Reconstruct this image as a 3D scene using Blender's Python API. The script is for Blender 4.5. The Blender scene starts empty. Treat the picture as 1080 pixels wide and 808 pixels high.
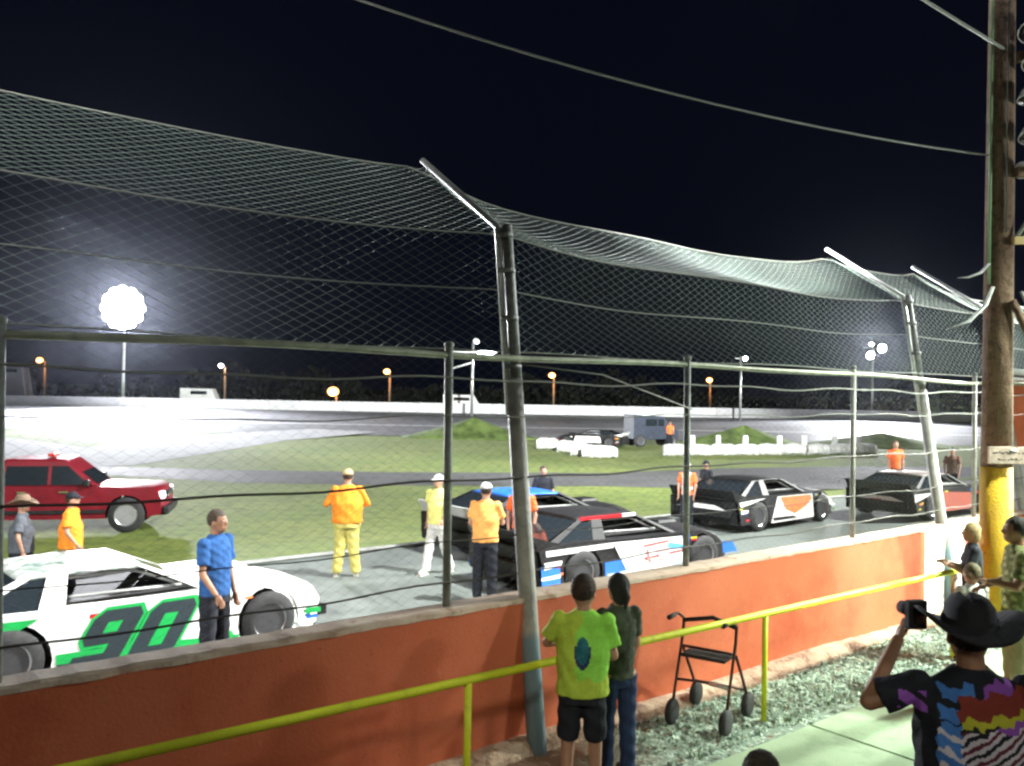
import bpy, bmesh, math, random
from mathutils import Vector, Matrix, Euler
random.seed(7)
R = math.radians
scn = bpy.context.scene
col = scn.collection

# ------------------------------------------------------------------ camera
CAM = Vector((0, 0, 3.1)); F_PX = 935.0
roll = R(1.0); pitch = math.atan(8 / 935)
camd = bpy.data.cameras.new('camera'); cam = bpy.data.objects.new('camera', camd); col.objects.link(cam)
camd.sensor_width = 36; camd.lens = F_PX / 1080 * 36; camd.clip_end = 3000; camd.clip_start = .05
Mc = Matrix.Rotation(R(90) + pitch, 4, 'X') @ Matrix.Rotation(roll, 4, 'Z')
cam.matrix_world = Matrix.Translation(CAM) @ Mc
scn.camera = cam
m3 = Mc.to_3x3(); RT, UP, FW = m3 @ Vector((1, 0, 0)), m3 @ Vector((0, 1, 0)), m3 @ Vector((0, 0, -1))
def ray(px, py): return FW + RT * ((px - 540) / F_PX) + UP * ((404 - py) / F_PX)
def P(px, py, d): return CAM + ray(px, py) * d           # a point at a measured distance
def G(px, py, z=0.0):                                     # a point on the ground at height z
    r = ray(px, py); return CAM + r * ((z - CAM.z) / r.z)

# along-the-wall frame
O = Vector((-.45, 6.74, 0)); D = Vector((.778, .628, 0)).normalized(); N = Vector((-D.y, D.x, 0))
def W(s, n, z): return O + D * s + N * n + Vector((0, 0, z))
def nn(x, y): return (Vector((x, y, 0)) - O).dot(N)
HEAD = math.atan2(D.y, D.x)
ZS = .25      # spectator ground
WT = 1.45     # wall top
def sm(a, b, x):
    t = max(0, min(1, (x - a) / (b - a))); return t * t * (3 - 2 * t)
INF = -.45
def terrain(x, y):
    n = nn(x, y)
    z = -.03 + (INF + .03) * max(0, min(1, (n - 9.8) / 3.5))
    if y > 66: z += 1.05 * max(0, min(1, (y - 66) / 29))
    return z
def GT(px, py):
    z = INF
    for _ in range(12):
        p = G(px, py, z) if ray(px, py).z < -.002 else P(px, py, 90)
        z = terrain(p.x, p.y)
    return p

# ------------------------------------------------------------------ materials
MATS = {}
def mat(name, c, rough=.6, metal=0., var=0., scale=8., bump=0., c2=None, emit=None, es=0., spec=.5, detail=4, alpha=1., trans=0.):
    if name in MATS: return MATS[name]
    m = bpy.data.materials.new(name); m.use_nodes = True; nt = m.node_tree; b = nt.nodes['Principled BSDF']
    b.inputs['Base Color'].default_value = (*c, 1); b.inputs['Roughness'].default_value = rough; b.inputs['Metallic'].default_value = metal
    b.inputs['Specular IOR Level'].default_value = spec
    b.inputs['Alpha'].default_value = alpha
    b.inputs['Transmission Weight'].default_value = trans
    if emit: b.inputs['Emission Color'].default_value = (*emit, 1); b.inputs['Emission Strength'].default_value = es
    if var or c2:
        tc = nt.nodes.new('ShaderNodeTexCoord'); nz = nt.nodes.new('ShaderNodeTexNoise'); nz.inputs['Scale'].default_value = scale; nz.inputs['Detail'].default_value = detail
        nz.inputs['Roughness'].default_value = .65
        nt.links.new(tc.outputs['Object'], nz.inputs['Vector'])
        rp = nt.nodes.new('ShaderNodeValToRGB'); rp.color_ramp.elements[0].position = .35; rp.color_ramp.elements[1].position = .65
        a = tuple(v * (1 - var) for v in c); bb = c2 if c2 else tuple(min(1, v * (1 + var)) for v in c)
        rp.color_ramp.elements[0].color = (*a, 1); rp.color_ramp.elements[1].color = (*bb, 1)
        nt.links.new(nz.outputs['Fac'], rp.inputs['Fac']); nt.links.new(rp.outputs['Color'], b.inputs['Base Color'])
        if bump:
            bp = nt.nodes.new('ShaderNodeBump'); bp.inputs['Strength'].default_value = bump; bp.inputs['Distance'].default_value = .02
            nz2 = nt.nodes.new('ShaderNodeTexNoise'); nz2.inputs['Scale'].default_value = scale * 6; nz2.inputs['Detail'].default_value = 5
            nt.links.new(tc.outputs['Object'], nz2.inputs['Vector'])
            nt.links.new(nz2.outputs['Fac'], bp.inputs['Height']); nt.links.new(bp.outputs['Normal'], b.inputs['Normal'])
    MATS[name] = m
    return m
def layered(name, base, layers, rough=.9, bump=.4, bscale=40, spec=.3):
    """base colour plus (colour, noise scale, threshold, softness, strength) patches"""
    m = bpy.data.materials.new(name); m.use_nodes = True; nt = m.node_tree; b = nt.nodes['Principled BSDF']
    b.inputs['Roughness'].default_value = rough; b.inputs['Specular IOR Level'].default_value = spec
    tc = nt.nodes.new('ShaderNodeTexCoord'); cur = None
    for i, (c, sc, th, so, st) in enumerate(layers):
        nz = nt.nodes.new('ShaderNodeTexNoise'); nz.inputs['Scale'].default_value = sc; nz.inputs['Detail'].default_value = 6; nz.inputs['Roughness'].default_value = .65
        mp = nt.nodes.new('ShaderNodeMapping'); mp.inputs['Location'].default_value = (i * 13.7, i * 5.1, i * 2.2)
        nt.links.new(tc.outputs['Object'], mp.inputs['Vector']); nt.links.new(mp.outputs['Vector'], nz.inputs['Vector'])
        mr = nt.nodes.new('ShaderNodeMapRange'); mr.inputs['From Min'].default_value = th - so; mr.inputs['From Max'].default_value = th + so; mr.inputs['To Max'].default_value = st
        nt.links.new(nz.outputs['Fac'], mr.inputs['Value'])
        mx = nt.nodes.new('ShaderNodeMix'); mx.data_type = 'RGBA'
        nt.links.new(mr.outputs['Result'], mx.inputs['Factor'])
        if cur is None: mx.inputs['A'].default_value = (*base, 1)
        else: nt.links.new(cur, mx.inputs['A'])
        mx.inputs['B'].default_value = (*c, 1); cur = mx.outputs['Result']
    nt.links.new(cur, b.inputs['Base Color'])
    bp = nt.nodes.new('ShaderNodeBump'); bp.inputs['Strength'].default_value = bump; bp.inputs['Distance'].default_value = .03
    nz = nt.nodes.new('ShaderNodeTexNoise'); nz.inputs['Scale'].default_value = bscale; nz.inputs['Detail'].default_value = 6
    nt.links.new(tc.outputs['Object'], nz.inputs['Vector']); nt.links.new(nz.outputs['Fac'], bp.inputs['Height']); nt.links.new(bp.outputs['Normal'], b.inputs['Normal'])
    MATS[name] = m
    return m

grass = layered('grass', (.14, .20, .034), [((.23, .26, .06), .25, .5, .12, .8), ((.05, .08, .016), 2.2, .55, .1, .7), ((.17, .17, .06), 9, .58, .06, .5), ((.04, .06, .012), 30, .5, .15, .5)], bump=.8, bscale=25)
asph = layered('asphalt', (.105, .125, .115), [((.14, .16, .15), .4, .5, .15, .7), ((.06, .07, .065), 1.3, .6, .08, .5), ((.19, .21, .2), 60, .6, .08, .5)], rough=.75, bump=.3, bscale=120)
asph_dark = layered('asphalt_dark', (.05, .05, .052), [((.08, .08, .085), .6, .5, .12, .7), ((.12, .12, .12), 50, .62, .08, .4)], rough=.8, bump=.3, bscale=100)
track_far = layered('track_asphalt', (.12, .12, .13), [((.19, .19, .2), .12, .5, .12, .8), ((.07, .07, .075), .5, .58, .08, .5)], rough=.6, bump=.2, bscale=60)
concrete = layered('concrete', (.30, .40, .27), [((.37, .48, .33), .7, .5, .15, .8), ((.22, .29, .2), 5, .6, .06, .5), ((.2, .23, .18), 45, .66, .05, .5)], rough=.85, bump=.25, bscale=60)
dirt = layered('dirt', (.17, .10, .065), [((.27, .19, .13), 1.2, .5, .12, .8), ((.09, .055, .04), 6, .56, .08, .6), ((.3, .24, .18), 40, .63, .05, .6)], bump=.8, bscale=40)
wallred = layered('painted_wall_red', (.60, .135, .06), [((.70, .20, .10), .8, .5, .16, .7), ((.44, .075, .035), 1.1, .6, .08, .6), ((.66, .27, .17), 14, .68, .05, .55), ((.2, .05, .035), 30, .66, .05, .5)], rough=.7, bump=.07, bscale=45)
wallcap = layered('worn_wall_top', (.60, .44, .35), [((.74, .62, .52), 3, .52, .12, .8), ((.4, .2, .13), 7, .62, .05, .7), ((.2, .15, .13), 22, .66, .05, .5)], rough=.85, bump=.15)
footing = layered('footing_concrete', (.42, .28, .2), [((.55, .42, .32), 2.4, .5, .1, .8), ((.2, .10, .07), 8, .56, .06, .8)], rough=.9, bump=.8, bscale=25)
wood = layered('pole_timber', (.14, .085, .055), [((.2, .13, .085), 3, .5, .12, .8), ((.06, .035, .025), 12, .56, .06, .7)], rough=.85, bump=.5, bscale=40)
whitewall = layered('white_wall', (.78, .78, .8), [((.6, .6, .62), .4, .56, .1, .6), ((.4, .4, .42), 3, .66, .05, .5)], rough=.6, bump=.1)
galv = mat('galvanised', (.62, .64, .62), .38, .75, .15, 20)
galvd = mat('galvanised_dull', (.28, .29, .28), .55, .5, .3, 14, .3)
railm = mat('rail_pipe', (.42, .45, .34), .45, .3, .25, 9, .2)
wire = mat('fence_wire', (.24, .30, .27), .38, .8)
wirel = mat('lower_fence_wire', (.16, .16, .15), .5, .5)
cable = mat('dark_cable', (.06, .055, .05), .6)
cablel = mat('pale_cable', (.24, .25, .22), .5)
yel = layered('yellow_green_paint', (.72, .78, .04), [((.52, .52, .05), 5, .58, .05, .6), ((.22, .12, .05), 38, .68, .03, .9)], rough=.5, bump=.15)
yelp = layered('yellow_pole_paint', (.55, .34, .02), [((.4, .22, .03), 3, .56, .08, .7), ((.16, .09, .05), 16, .66, .04, .8)], rough=.7, bump=.4)
white = mat('white_paint', (.8, .81, .8), .4, 0, .06, 4)
tyre = mat('tyre_rubber', (.022, .022, .024), .75, 0, .3, 20, .3)
rim = mat('rim_metal', (.10, .10, .11), .4, .7); rimedge = mat('rim_edge', (.5, .5, .52), .3, .8)
black = mat('black_paint', (.014, .014, .016), .45, 0, .35, 6, .05, spec=.3)
blackm = mat('matt_black', (.015, .015, .016), .8)
interior = mat('car_interior', (.03, .03, .032), .7, 0, .4, 6)
glass = mat('dark_glass', (.015, .02, .025), .06, spec=.8)
chrome = mat('chrome', (.8, .8, .8), .15, 1.)
skinm = mat('skin', (.45, .25, .17), .55, 0, .08, 12)
skind = mat('skin_tanned', (.33, .17, .10), .55, 0, .08, 12)
eyem = mat('eye_dark', (.02, .015, .012), .25)
lipm = mat('lip', (.34, .12, .1), .5)
shoe = mat('shoe_dark', (.03, .03, .035), .7); shoew = mat('shoe_pale', (.6, .58, .5), .6)
def cloth(n, c, v=.12): return mat('cloth_' + n, c, .85, 0, v, 9, .35, spec=.2)

# ------------------------------------------------------------------ mesh builder
class MB:
    def __init__(s): s.v = []; s.f = []; s.mi = []; s.mats = []; s.smooth = []
    def m(s, mt):
        if mt not in s.mats: s.mats.append(mt)
        return s.mats.index(mt)
    def add(s, vs, fs, mt, smooth=False):
        o = len(s.v); k = s.m(mt); s.v += [Vector(v) for v in vs]
        for f in fs: s.f.append([i + o for i in f]); s.mi.append(k); s.smooth.append(smooth)
        return s
    def box(s, c, sz, mt, rot=None, taper=1.0):
        x, y, z = sz[0] / 2, sz[1] / 2, sz[2] / 2
        vs = [Vector((sx * x * (taper if sz_ > 0 else 1), sy * y * (taper if sz_ > 0 else 1), sz_ * z)) for sz_ in (-1, 1) for sy in (-1, 1) for sx in (-1, 1)]
        if rot is not None: vs = [rot @ v for v in vs]
        c = Vector(c)
        return s.add([v + c for v in vs], [(0, 2, 3, 1), (4, 5, 7, 6), (0, 1, 5, 4), (2, 6, 7, 3), (0, 4, 6, 2), (1, 3, 7, 5)], mt)
    def loft(s, rings, mt, cap=True, smooth=True, closed=True):
        n = len(rings[0]); vs = [p for r in rings for p in r]; fs = []
        for i in range(len(rings) - 1):
            for j in range(n if closed else n - 1):
                a = i * n + j; b = i * n + (j + 1) % n
                fs.append((a, b, b + n, a + n))
        s.add(vs, fs, mt, smooth)
        if cap:
            o = len(s.v) - len(vs); k = s.m(mt)
            s.f.append([o + j for j in range(n)][::-1]); s.mi.append(k); s.smooth.append(False)
            s.f.append([o + (len(rings) - 1) * n + j for j in range(n)]); s.mi.append(k); s.smooth.append(False)
        return s
    def tube(s, pts, r, mt, n=8, cap=True, smooth=True, flat=1.0):
        pts = [Vector(p) for p in pts]
        if not isinstance(r, (list, tuple)): r = [r] * len(pts)
        rings = []; up = None
        for i, p in enumerate(pts):
            t = (pts[min(i + 1, len(pts) - 1)] - pts[max(i - 1, 0)]).normalized()
            if up is None:
                up = Vector((0, 0, 1)) if abs(t.z) < .9 else Vector((0, 1, 0))
            a = t.cross(up).normalized(); b = a.cross(t).normalized(); up = b
            rings.append([p + a * (math.cos(2 * math.pi * j / n) * r[i]) + b * (math.sin(2 * math.pi * j / n) * r[i] * flat) for j in range(n)])
        return s.loft(rings, mt, cap, smooth)
    def ell(s, c, r, mt, rot=None, n=14, k=10):
        c = Vector(c); rings = []
        for i in range(k + 1):
            th = math.pi * (i + .02) / (k + .04)
            ring = []
            for j in range(n):
                ph = 2 * math.pi * j / n
                v = Vector((r[0] * math.sin(th) * math.cos(ph), r[1] * math.sin(th) * math.sin(ph), -r[2] * math.cos(th)))
                if rot is not None: v = rot @ v
                ring.append(c + v)
            rings.append(ring)
        return s.loft(rings, mt, True, True)
    def prism(s, poly, thick, fn, mt):
        """poly: 2-D outline; fn(u, v, w) -> 3-D; w in (0, thick)"""
        n = len(poly); vs = [fn(u, v, 0) for u, v in poly] + [fn(u, v, thick) for u, v in poly]
        fs = [tuple(range(n))[::-1], tuple(range(n, 2 * n))] + [(i, (i + 1) % n, (i + 1) % n + n, i + n) for i in range(n)]
        return s.add(vs, fs, mt)
    def mesh(s, name, bevel=0):
        me = bpy.data.meshes.new(name); me.from_pydata([tuple(v) for v in s.v], [], s.f)
        for m_ in s.mats: me.materials.append(m_)
        me.polygons.foreach_set('material_index', s.mi); me.polygons.foreach_set('use_smooth', s.smooth)
        bm = bmesh.new(); bm.from_mesh(me); bmesh.ops.recalc_face_normals(bm, faces=bm.faces)
        big = [f for f in bm.faces if len(f.verts) > 8]
        if big: bmesh.ops.triangulate(bm, faces=big)
        bm.to_mesh(me); bm.free()
        return me
    def build(s, name, parent=None, bevel=0):
        o = bpy.data.objects.new(name, s.mesh(name)); col.objects.link(o)
        if parent is not None: o.parent = parent
        if bevel:
            md = o.modifiers.new('bevel', 'BEVEL'); md.width = bevel; md.segments = 2; md.limit_method = 'ANGLE'; md.angle_limit = R(35)
        return o
def tag(o, label=None, cat=None, group=None, kind=None):
    if label: o['label'] = label
    if cat: o['category'] = cat
    if group: o['group'] = group
    if kind: o['kind'] = kind
    return o
def empty(name, loc, rz=0, label=None, cat=None, group=None, sc=1):
    o = bpy.data.objects.new(name, None); o.empty_display_size = .2; col.objects.link(o)
    o.location = loc; o.rotation_euler = (0, 0, rz); o.scale = (sc,) * 3
    return tag(o, label, cat, group)
def children(o): return [c for c in bpy.data.objects if c.parent == o]
def copy_tree(o, parent=None):
    c = o.copy(); col.objects.link(c)
    if parent is not None: c.parent = parent
    for ch in children(o): copy_tree(ch, c)
    return c
SCR = bpy.data.scenes.new('scratch')
def evaluated(o):
    col.objects.unlink(o); SCR.collection.objects.link(o)
    vl = SCR.view_layers[0]; vl.update(); dg = vl.depsgraph; dg.update()
    return bpy.data.meshes.new_from_object(o.evaluated_get(dg))
def remesh(mb, voxel, smooth_it=3):
    o = mb.build('tmp'); md = o.modifiers.new('r', 'REMESH'); md.mode = 'VOXEL'; md.voxel_size = voxel; md.use_smooth_shade = True
    if smooth_it:
        s_ = o.modifiers.new('s', 'SMOOTH'); s_.factor = .5; s_.iterations = smooth_it
    me = evaluated(o); old = o.data; bpy.data.objects.remove(o); bpy.data.meshes.remove(old)
    return me
def text_mesh(body, size, offset=0., extrude=0.):
    c = bpy.data.curves.new('t', 'FONT'); c.body = body; c.size = size; c.offset = offset; c.extrude = extrude
    c.align_x = 'CENTER'; c.align_y = 'CENTER'; c.resolution_u = 4
    o = bpy.data.objects.new('t', c); col.objects.link(o)
    me = evaluated(o); bpy.data.objects.remove(o); bpy.data.curves.remove(c)
    return me

# ------------------------------------------------------------------ SETTING
def sheet(name, poly_fn_rows, mt, kind='structure', parent=None):
    mb = MB(); mb.loft(poly_fn_rows, mt, cap=False, smooth=True, closed=False); o = mb.build(name, parent)
    if kind: tag(o, kind=kind)
    return o
# big ground, one sheet, finer close by
ys = [-40, -10, 0, 4, 8, 11, 14, 17, 20, 24, 28, 32, 38, 44, 52, 60, 66, 72, 78, 84, 90, 95, 110, 150, 260, 600, 1500]
rows = []
nb = [-60, -20, 0, 4, 9.8, 10.7, 11.6, 12.5, 13.3, 18, 25, 35, 50, 80, 140]
xs = [-1200, -400, -150] + [x for x in range(-80, 84, 2)] + [150, 400, 1200]
yy = [-40, -10] + list(range(0, 66, 2)) + [66, 70, 75, 80, 85, 90, 95, 110, 200, 600, 1500]
rows = [[Vector((x, y, terrain(x, y) - (.0 if y < 66 or y > 95 else .03))) for x in xs] for y in yy]
g = sheet('grass_field', rows, grass); 
def overlay(name, pxs_near, pxs_far, mt, dz, steps=1):
    """a surface strip between two ground lines given as ground points"""
    return sheet(name, [[Vector((p.x, p.y, terrain(p.x, p.y) + dz)) for p in pxs_near], [Vector((p.x, p.y, terrain(p.x, p.y) + dz)) for p in pxs_far]], mt)
# pit straight along the wall
sheet('front_straight', [[W(s, n, .0 if n < 9.7 else -.012) for s in range(-20, 120, 4)] for n in (-.2, 3, 6, 9.75)], asph)
sheet('pit_lane_edge', [[W(s, n, .008) for s in range(-20, 100, 4)] for n in (9.35, 9.62)], mat('edge_line', (.30, .31, .29), .8, 0, .3, 3))
sheet('track_line', [[W(s, n, .006) for s in range(-4, 40, 2)] for n in (.95, 1.10)], mat('track_paint', (.62, .62, .6), .7, 0, .35, 3))
# infield road
near = [G(-700, 516, INF), G(-200, 505, INF), G(110, 501, INF), G(250, 509, INF), G(400, 512, INF), G(640, 513, INF), G(760, 516, INF), G(900, 522, INF), G(1500, 545, INF)]
far = [G(-700, 498, INF), G(-200, 492, INF), G(110, 492, INF), G(250, 496, INF), G(400, 498, INF), G(640, 499, INF), G(760, 494, INF), G(900, 492, INF), G(1500, 505, INF)]
overlay('infield_road', near, far, asph_dark, .006)
# pale road from the infield road up to the far track, left
near = [G(-300, 500, INF), G(-60, 496, INF), G(60, 494, INF), G(140, 491, INF), G(215, 479, INF), G(300, 465, INF), G(400, 457.5, INF)]
far = [G(-300, 455, INF), G(-60, 458, INF), G(20, 463, INF), G(90, 472, INF), G(150, 465, INF), G(205, 459, INF), G(330, 455, INF)]
overlay('access_road', near, far, layered('pale_road', (.26, .26, .27), [((.34, .34, .35), .5, .5, .12, .7), ((.15, .15, .15), 2, .6, .08, .5)]), .012)
# far banked track
sheet('far_track', [[Vector((x, y, INF + 1.05 * (y - 66) / 29 + .004)) for x in range(-130, 150, 8)] for y in (66.5, 72, 79, 86, 94.9)], track_far)
sheet('far_track_line', [[Vector((x, y, INF + 1.05 * (y - 66) / 29 + .012)) for x in range(-130, 150, 8)] for y in (76.2, 76.8)], mat('line2', (.5, .5, .5), .7))
# sky-dark world
w = bpy.data.worlds.new('World'); scn.world = w; w.use_nodes = True; nt = w.node_tree
bg = nt.nodes['Background']; sky = nt.nodes.new('ShaderNodeTexSky'); sky.sky_type = 'NISHITA'; sky.sun_disc = False
sky.sun_elevation = R(-4); sky.sun_rotation = R(200)
mx = nt.nodes.new('ShaderNodeMix'); mx.data_type = 'RGBA'; mx.inputs['Factor'].default_value = .985
nt.links.new(sky.outputs['Color'], mx.inputs['A']); mx.inputs['B'].default_value = (.0013, .0021, .0058, 1)
nt.links.new(mx.outputs['Result'], bg.inputs['Color']); bg.inputs['Strength'].default_value = 1.0

# spectator ground
mb = MB()
def hrail_n(): return nn(2.25, 7.75)
NR = -1.05
rr = []
random.seed(3)
for n in [x * -.06 for x in range(0, 20)]:
    rr.append([W(s * .06, n - .1, ZS + .0 + random.uniform(-.012, .012)) for s in range(-60, 190)])
gravel = layered('gravel_bed', (.24, .32, .26), [((.16, .15, .11), 1.1, .54, .1, .7), ((.50, .60, .52), 16, .56, .03, 1), ((.03, .04, .03), 11, .58, .04, .9)], bump=1, bscale=50)
# blend to brown soil to the left
def soil_blend(m, axis_pt, lo, hi, c):
    nt = m.node_tree; b = nt.nodes['Principled BSDF']; src = b.inputs['Base Color'].links[0].from_socket
    tc = nt.nodes.new('ShaderNodeTexCoord'); sp = nt.nodes.new('ShaderNodeSeparateXYZ'); nt.links.new(tc.outputs['Object'], sp.inputs[0])
    nz = nt.nodes.new('ShaderNodeTexNoise'); nz.inputs['Scale'].default_value = 3; nt.links.new(tc.outputs['Object'], nz.inputs['Vector'])
    ad = nt.nodes.new('ShaderNodeMath'); ad.operation = 'MULTIPLY_ADD'; ad.inputs[1].default_value = .8; nt.links.new(nz.outputs['Fac'], ad.inputs[0]); nt.links.new(sp.outputs[0], ad.inputs[2])
    mr = nt.nodes.new('ShaderNodeMapRange'); mr.inputs['From Min'].default_value = lo; mr.inputs['From Max'].default_value = hi
    nt.links.new(ad.outputs[0], mr.inputs['Value'])
    mx = nt.nodes.new('ShaderNodeMix'); mx.data_type = 'RGBA'; nt.links.new(mr.outputs['Result'], mx.inputs['Factor'])
    mx.inputs['A'].default_value = (*c, 1); nt.links.new(src, mx.inputs['B']); nt.links.new(mx.outputs['Result'], b.inputs['Base Color'])
soil_blend(gravel, 0, 1.0, 1.6, (.16, .085, .055))
sheet('gravel_strip', rr, gravel)
# loose stones in the gravel strip: uncountable
mb = MB(); stone1 = mat('stone_pale', (.46, .58, .48), .8); stone2 = mat('stone_grey', (.22, .30, .25), .85); random.seed(11)
for i in range(5200):
    s = random.uniform(1.2, 11.5); n = random.uniform(-1.08, -.22)
    if random.random() > sm(1.2, 2.4, s) * .9 + .1: continue
    c = W(s, n, ZS + .006); r = random.uniform(.008, .026)
    rot = Euler((random.random() * 6, random.random() * 6, random.random() * 6)).to_matrix()
    vs = [rot @ (Vector(v) * r * random.uniform(.6, 1.3)) + c for v in ((1.4, 0, 0), (-1.4, 0, 0), (0, 1, 0), (0, -1, 0), (0, 0, .6), (0, 0, -.6))]
    mb.add(vs, [(0, 2, 4), (2, 1, 4), (1, 3, 4), (3, 0, 4), (2, 0, 5), (1, 2, 5), (3, 1, 5), (0, 3, 5)], stone1 if random.random() < .62 else stone2)
tag(mb.build('gravel'), 'loose pale and grey stones along the foot of the red wall', 'gravel', kind='stuff')
mb = MB(); tuft = mat('weed_green', (.06, .17, .03), .7); tuft2 = mat('weed_dry', (.2, .17, .07), .8)
for i in range(130):
    s = random.uniform(1.6, 11); n = random.choice([random.uniform(-.45, -.2), random.uniform(-1.1, -.3), random.uniform(-1.15, -1.0)]); c = W(s, n, ZS)
    if math.sin(s * 2.3) + math.sin(s * 5.1 + n * 6) < .2: continue
    for k in range(7):
        a = random.uniform(0, 6.28); l = random.uniform(.04, .1); b = c + Vector((random.gauss(0, .03), random.gauss(0, .03), 0)); t = Vector((math.cos(a), math.sin(a), 0))
        q = Vector((-t.y, t.x, 0)) * .004
        mb.add([b - q, b + q, b + t * l * .5 + Vector((0, 0, l))], [(0, 1, 2)], tuft if random.random() < .6 else tuft2)
tag(mb.build('weeds'), 'small green weeds growing in the gravel strip', 'weeds', kind='stuff')
# concrete walkway slab (camera side of the handrail)
sheet('dirt_apron', [[W(s, n, ZS - .008) for s in (-14, 0, 30)] for n in (-.1, -14)], dirt)
mb = MB()
ZC = ZS + .025
edges = [.55, 2.95, 5.5, 8.1, 10.7, 13.3]
for i in range(len(edges) - 1):
    for j in range(4):
        a, b = edges[i] + .012, edges[i + 1] - .012; n0 = -1.22 - j * 1.7 - (.012 if j else 0); n1 = -1.22 - (j + 1) * 1.7 + .0
        ps = [W(a, n0, 0), W(b, n0, 0), W(b, n1, 0), W(a, n1, 0)]
        mb.add([p + Vector((0, 0, ZS - .1)) for p in ps] + [p + Vector((0, 0, ZC)) for p in ps], [(0, 1, 2, 3), (4, 5, 6, 7), (0, 1, 5, 4), (1, 2, 6, 5), (2, 3, 7, 6), (3, 0, 4, 7)], concrete)
tag(mb.build('walkway', bevel=.008), kind='structure')

# retaining wall: body, worn top, white painted length, footing
def slab(mb, s0, s1, n0, n1, z0, z1, mt, seg=1):
    for k in range(seg):
        a = s0 + (s1 - s0) * k / seg; b = s0 + (s1 - s0) * (k + 1) / seg
        ps = [W(a, n0, 0), W(b, n0, 0), W(b, n1, 0), W(a, n1, 0)]
        mb.add([p + Vector((0, 0, z0)) for p in ps] + [p + Vector((0, 0, z1)) for p in ps], [(0, 3, 2, 1), (4, 5, 6, 7), (0, 1, 5, 4), (1, 2, 6, 5), (2, 3, 7, 6), (3, 0, 4, 7)], mt)
wl = empty('track_wall', W(0, 0, 0), 0, 'long red painted concrete wall with worn pale top between track and spectators', 'wall')
def prt(mb, name, parent, bevel=0):
    o = mb.build(name, parent, bevel)
    o.matrix_parent_inverse = Matrix.Translation(parent.location).inverted() if parent.rotation_euler.z == 0 else parent.matrix_basis.inverted()
    return o
mb = MB(); slab(mb, -8, 7.25, -.1, .15, -.4, WT - .03, wallred); slab(mb, 8.35, 11.6, -.1, .15, -.4, WT - .03, wallred); jm = mat('joint_dark', (.16, .05, .035), .9)
for s_j in (9.6,): mb.add([W(s_j, -.1012, ZS), W(s_j + .012, -.1012, ZS), W(s_j + .014, -.1012, WT - .05), W(s_j + .002, -.1012, WT - .05)], [(0, 1, 2, 3)], jm)
prt(mb, 'wall_body', wl)
mb = MB(); slab(mb, 7.25, 8.35, -.1, .15, -.4, WT - .03, white); prt(mb, 'white_panel', wl)
# worn cap with irregular edge
mb = MB(); random.seed(5); rings = []
for k in range(0, 197):
    s = -8 + k * .1; e = random.uniform(-.008, .004); q = random.uniform(-.006, .006)
    rings.append([W(s, -.104 + e, WT - .035 - abs(e)), W(s, -.104 + e, WT - .008 + q), W(s, -.06, WT + q), W(s, .13, WT + q * .5), W(s, .155, WT - .035)])
mb.loft(rings, wallcap, True, False); prt(mb, 'wall_top', wl)
mb = MB(); rings = []
for k in range(0, 157):
    s = -4 + k * .1; e = random.uniform(-.012, .012) + .03 * math.sin(s * 1.3); h = .1 + .015 * math.sin(s * 1.7) + random.uniform(-.004, .004)
    rings.append([W(s, -.101, ZS - .05), W(s, -.101, ZS + h), W(s, -.2 + e * .4, ZS + h - .015), W(s, -.27 + e, ZS + .035), W(s, -.29 + e, ZS - .05)])
mb.loft(rings, footing, True, False); prt(mb, 'footing', wl)

# ------------------------------------------------------------------ fences
LEAN = {-6.4: .54, .72: .54, 7.85: .72, 10.4: .72, 17.5: .72}
def post_top_n(z, s=.72): return -.22 + (z - ZS) / 4.3 * LEAN[s]           # tall posts lean towards the track
ZB = 4.47; ZT = 5.25
SP = [-6.4, .72, 7.85, 10.4, 17.5]
cf = empty('catch_fence', W(0, -.2, ZS), 0, 'tall catch fence with leaning steel posts and drooping wire net overhanging the track', 'fence')
paintpost = mat('grey_post', (.36, .35, .33), .6, .1, .25, 5, .3)
def blue_foot(m):
    soil = m.node_tree; b = soil.nodes['Principled BSDF']; src = b.inputs['Base Color'].links[0].from_socket
    tc = soil.nodes.new('ShaderNodeTexCoord'); sp = soil.nodes.new('ShaderNodeSeparateXYZ'); soil.links.new(tc.outputs['Object'], sp.inputs[0])
    mr = soil.nodes.new('ShaderNodeMapRange'); mr.inputs['From Min'].default_value = 1.12; mr.inputs['From Max'].default_value = 1.2; soil.links.new(sp.outputs[2], mr.inputs['Value'])
    mx = soil.nodes.new('ShaderNodeMix'); mx.data_type = 'RGBA'; soil.links.new(mr.outputs['Result'], mx.inputs['Factor']); mx.inputs['A'].default_value = (.22, .32, .38, 1)
    soil.links.new(src, mx.inputs['B']); soil.links.new(mx.outputs['Result'], b.inputs['Base Color'])
blue_foot(paintpost)
for i, s in enumerate(SP):
    zt = ZB
    mb = MB(); mb.tube([W(s, post_top_n(z, s), z) for z in (ZS - .1, 1.5, 3.2)] , [.078, .074, .068], paintpost, 10)
    mb.tube([W(s + .02, post_top_n(z, s), z) for z in (3.2, ZB + .02)], [.05, .046], galvd, 8)
    p = prt(mb, 'post', cf)
    mb = MB(); mb.tube([W(s - .05, post_top_n(2.9, s) + .03, 2.9), W(s - .05, post_top_n(ZB, s) + .03, ZB), W(s - .05, post_top_n(ZB, s) + 1.2, ZT)], .03, galv, 8)
    a = prt(mb, 'arm', cf)
    for z in (3.3, 3.7, 4.1, 4.4):
        mb = MB(); mb.tube([W(s - .01, post_top_n(z, s), z - .02), W(s - .01, post_top_n(z, s), z + .02)], .075, galvd, 10); prt(mb, 'clamp', cf)
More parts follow.
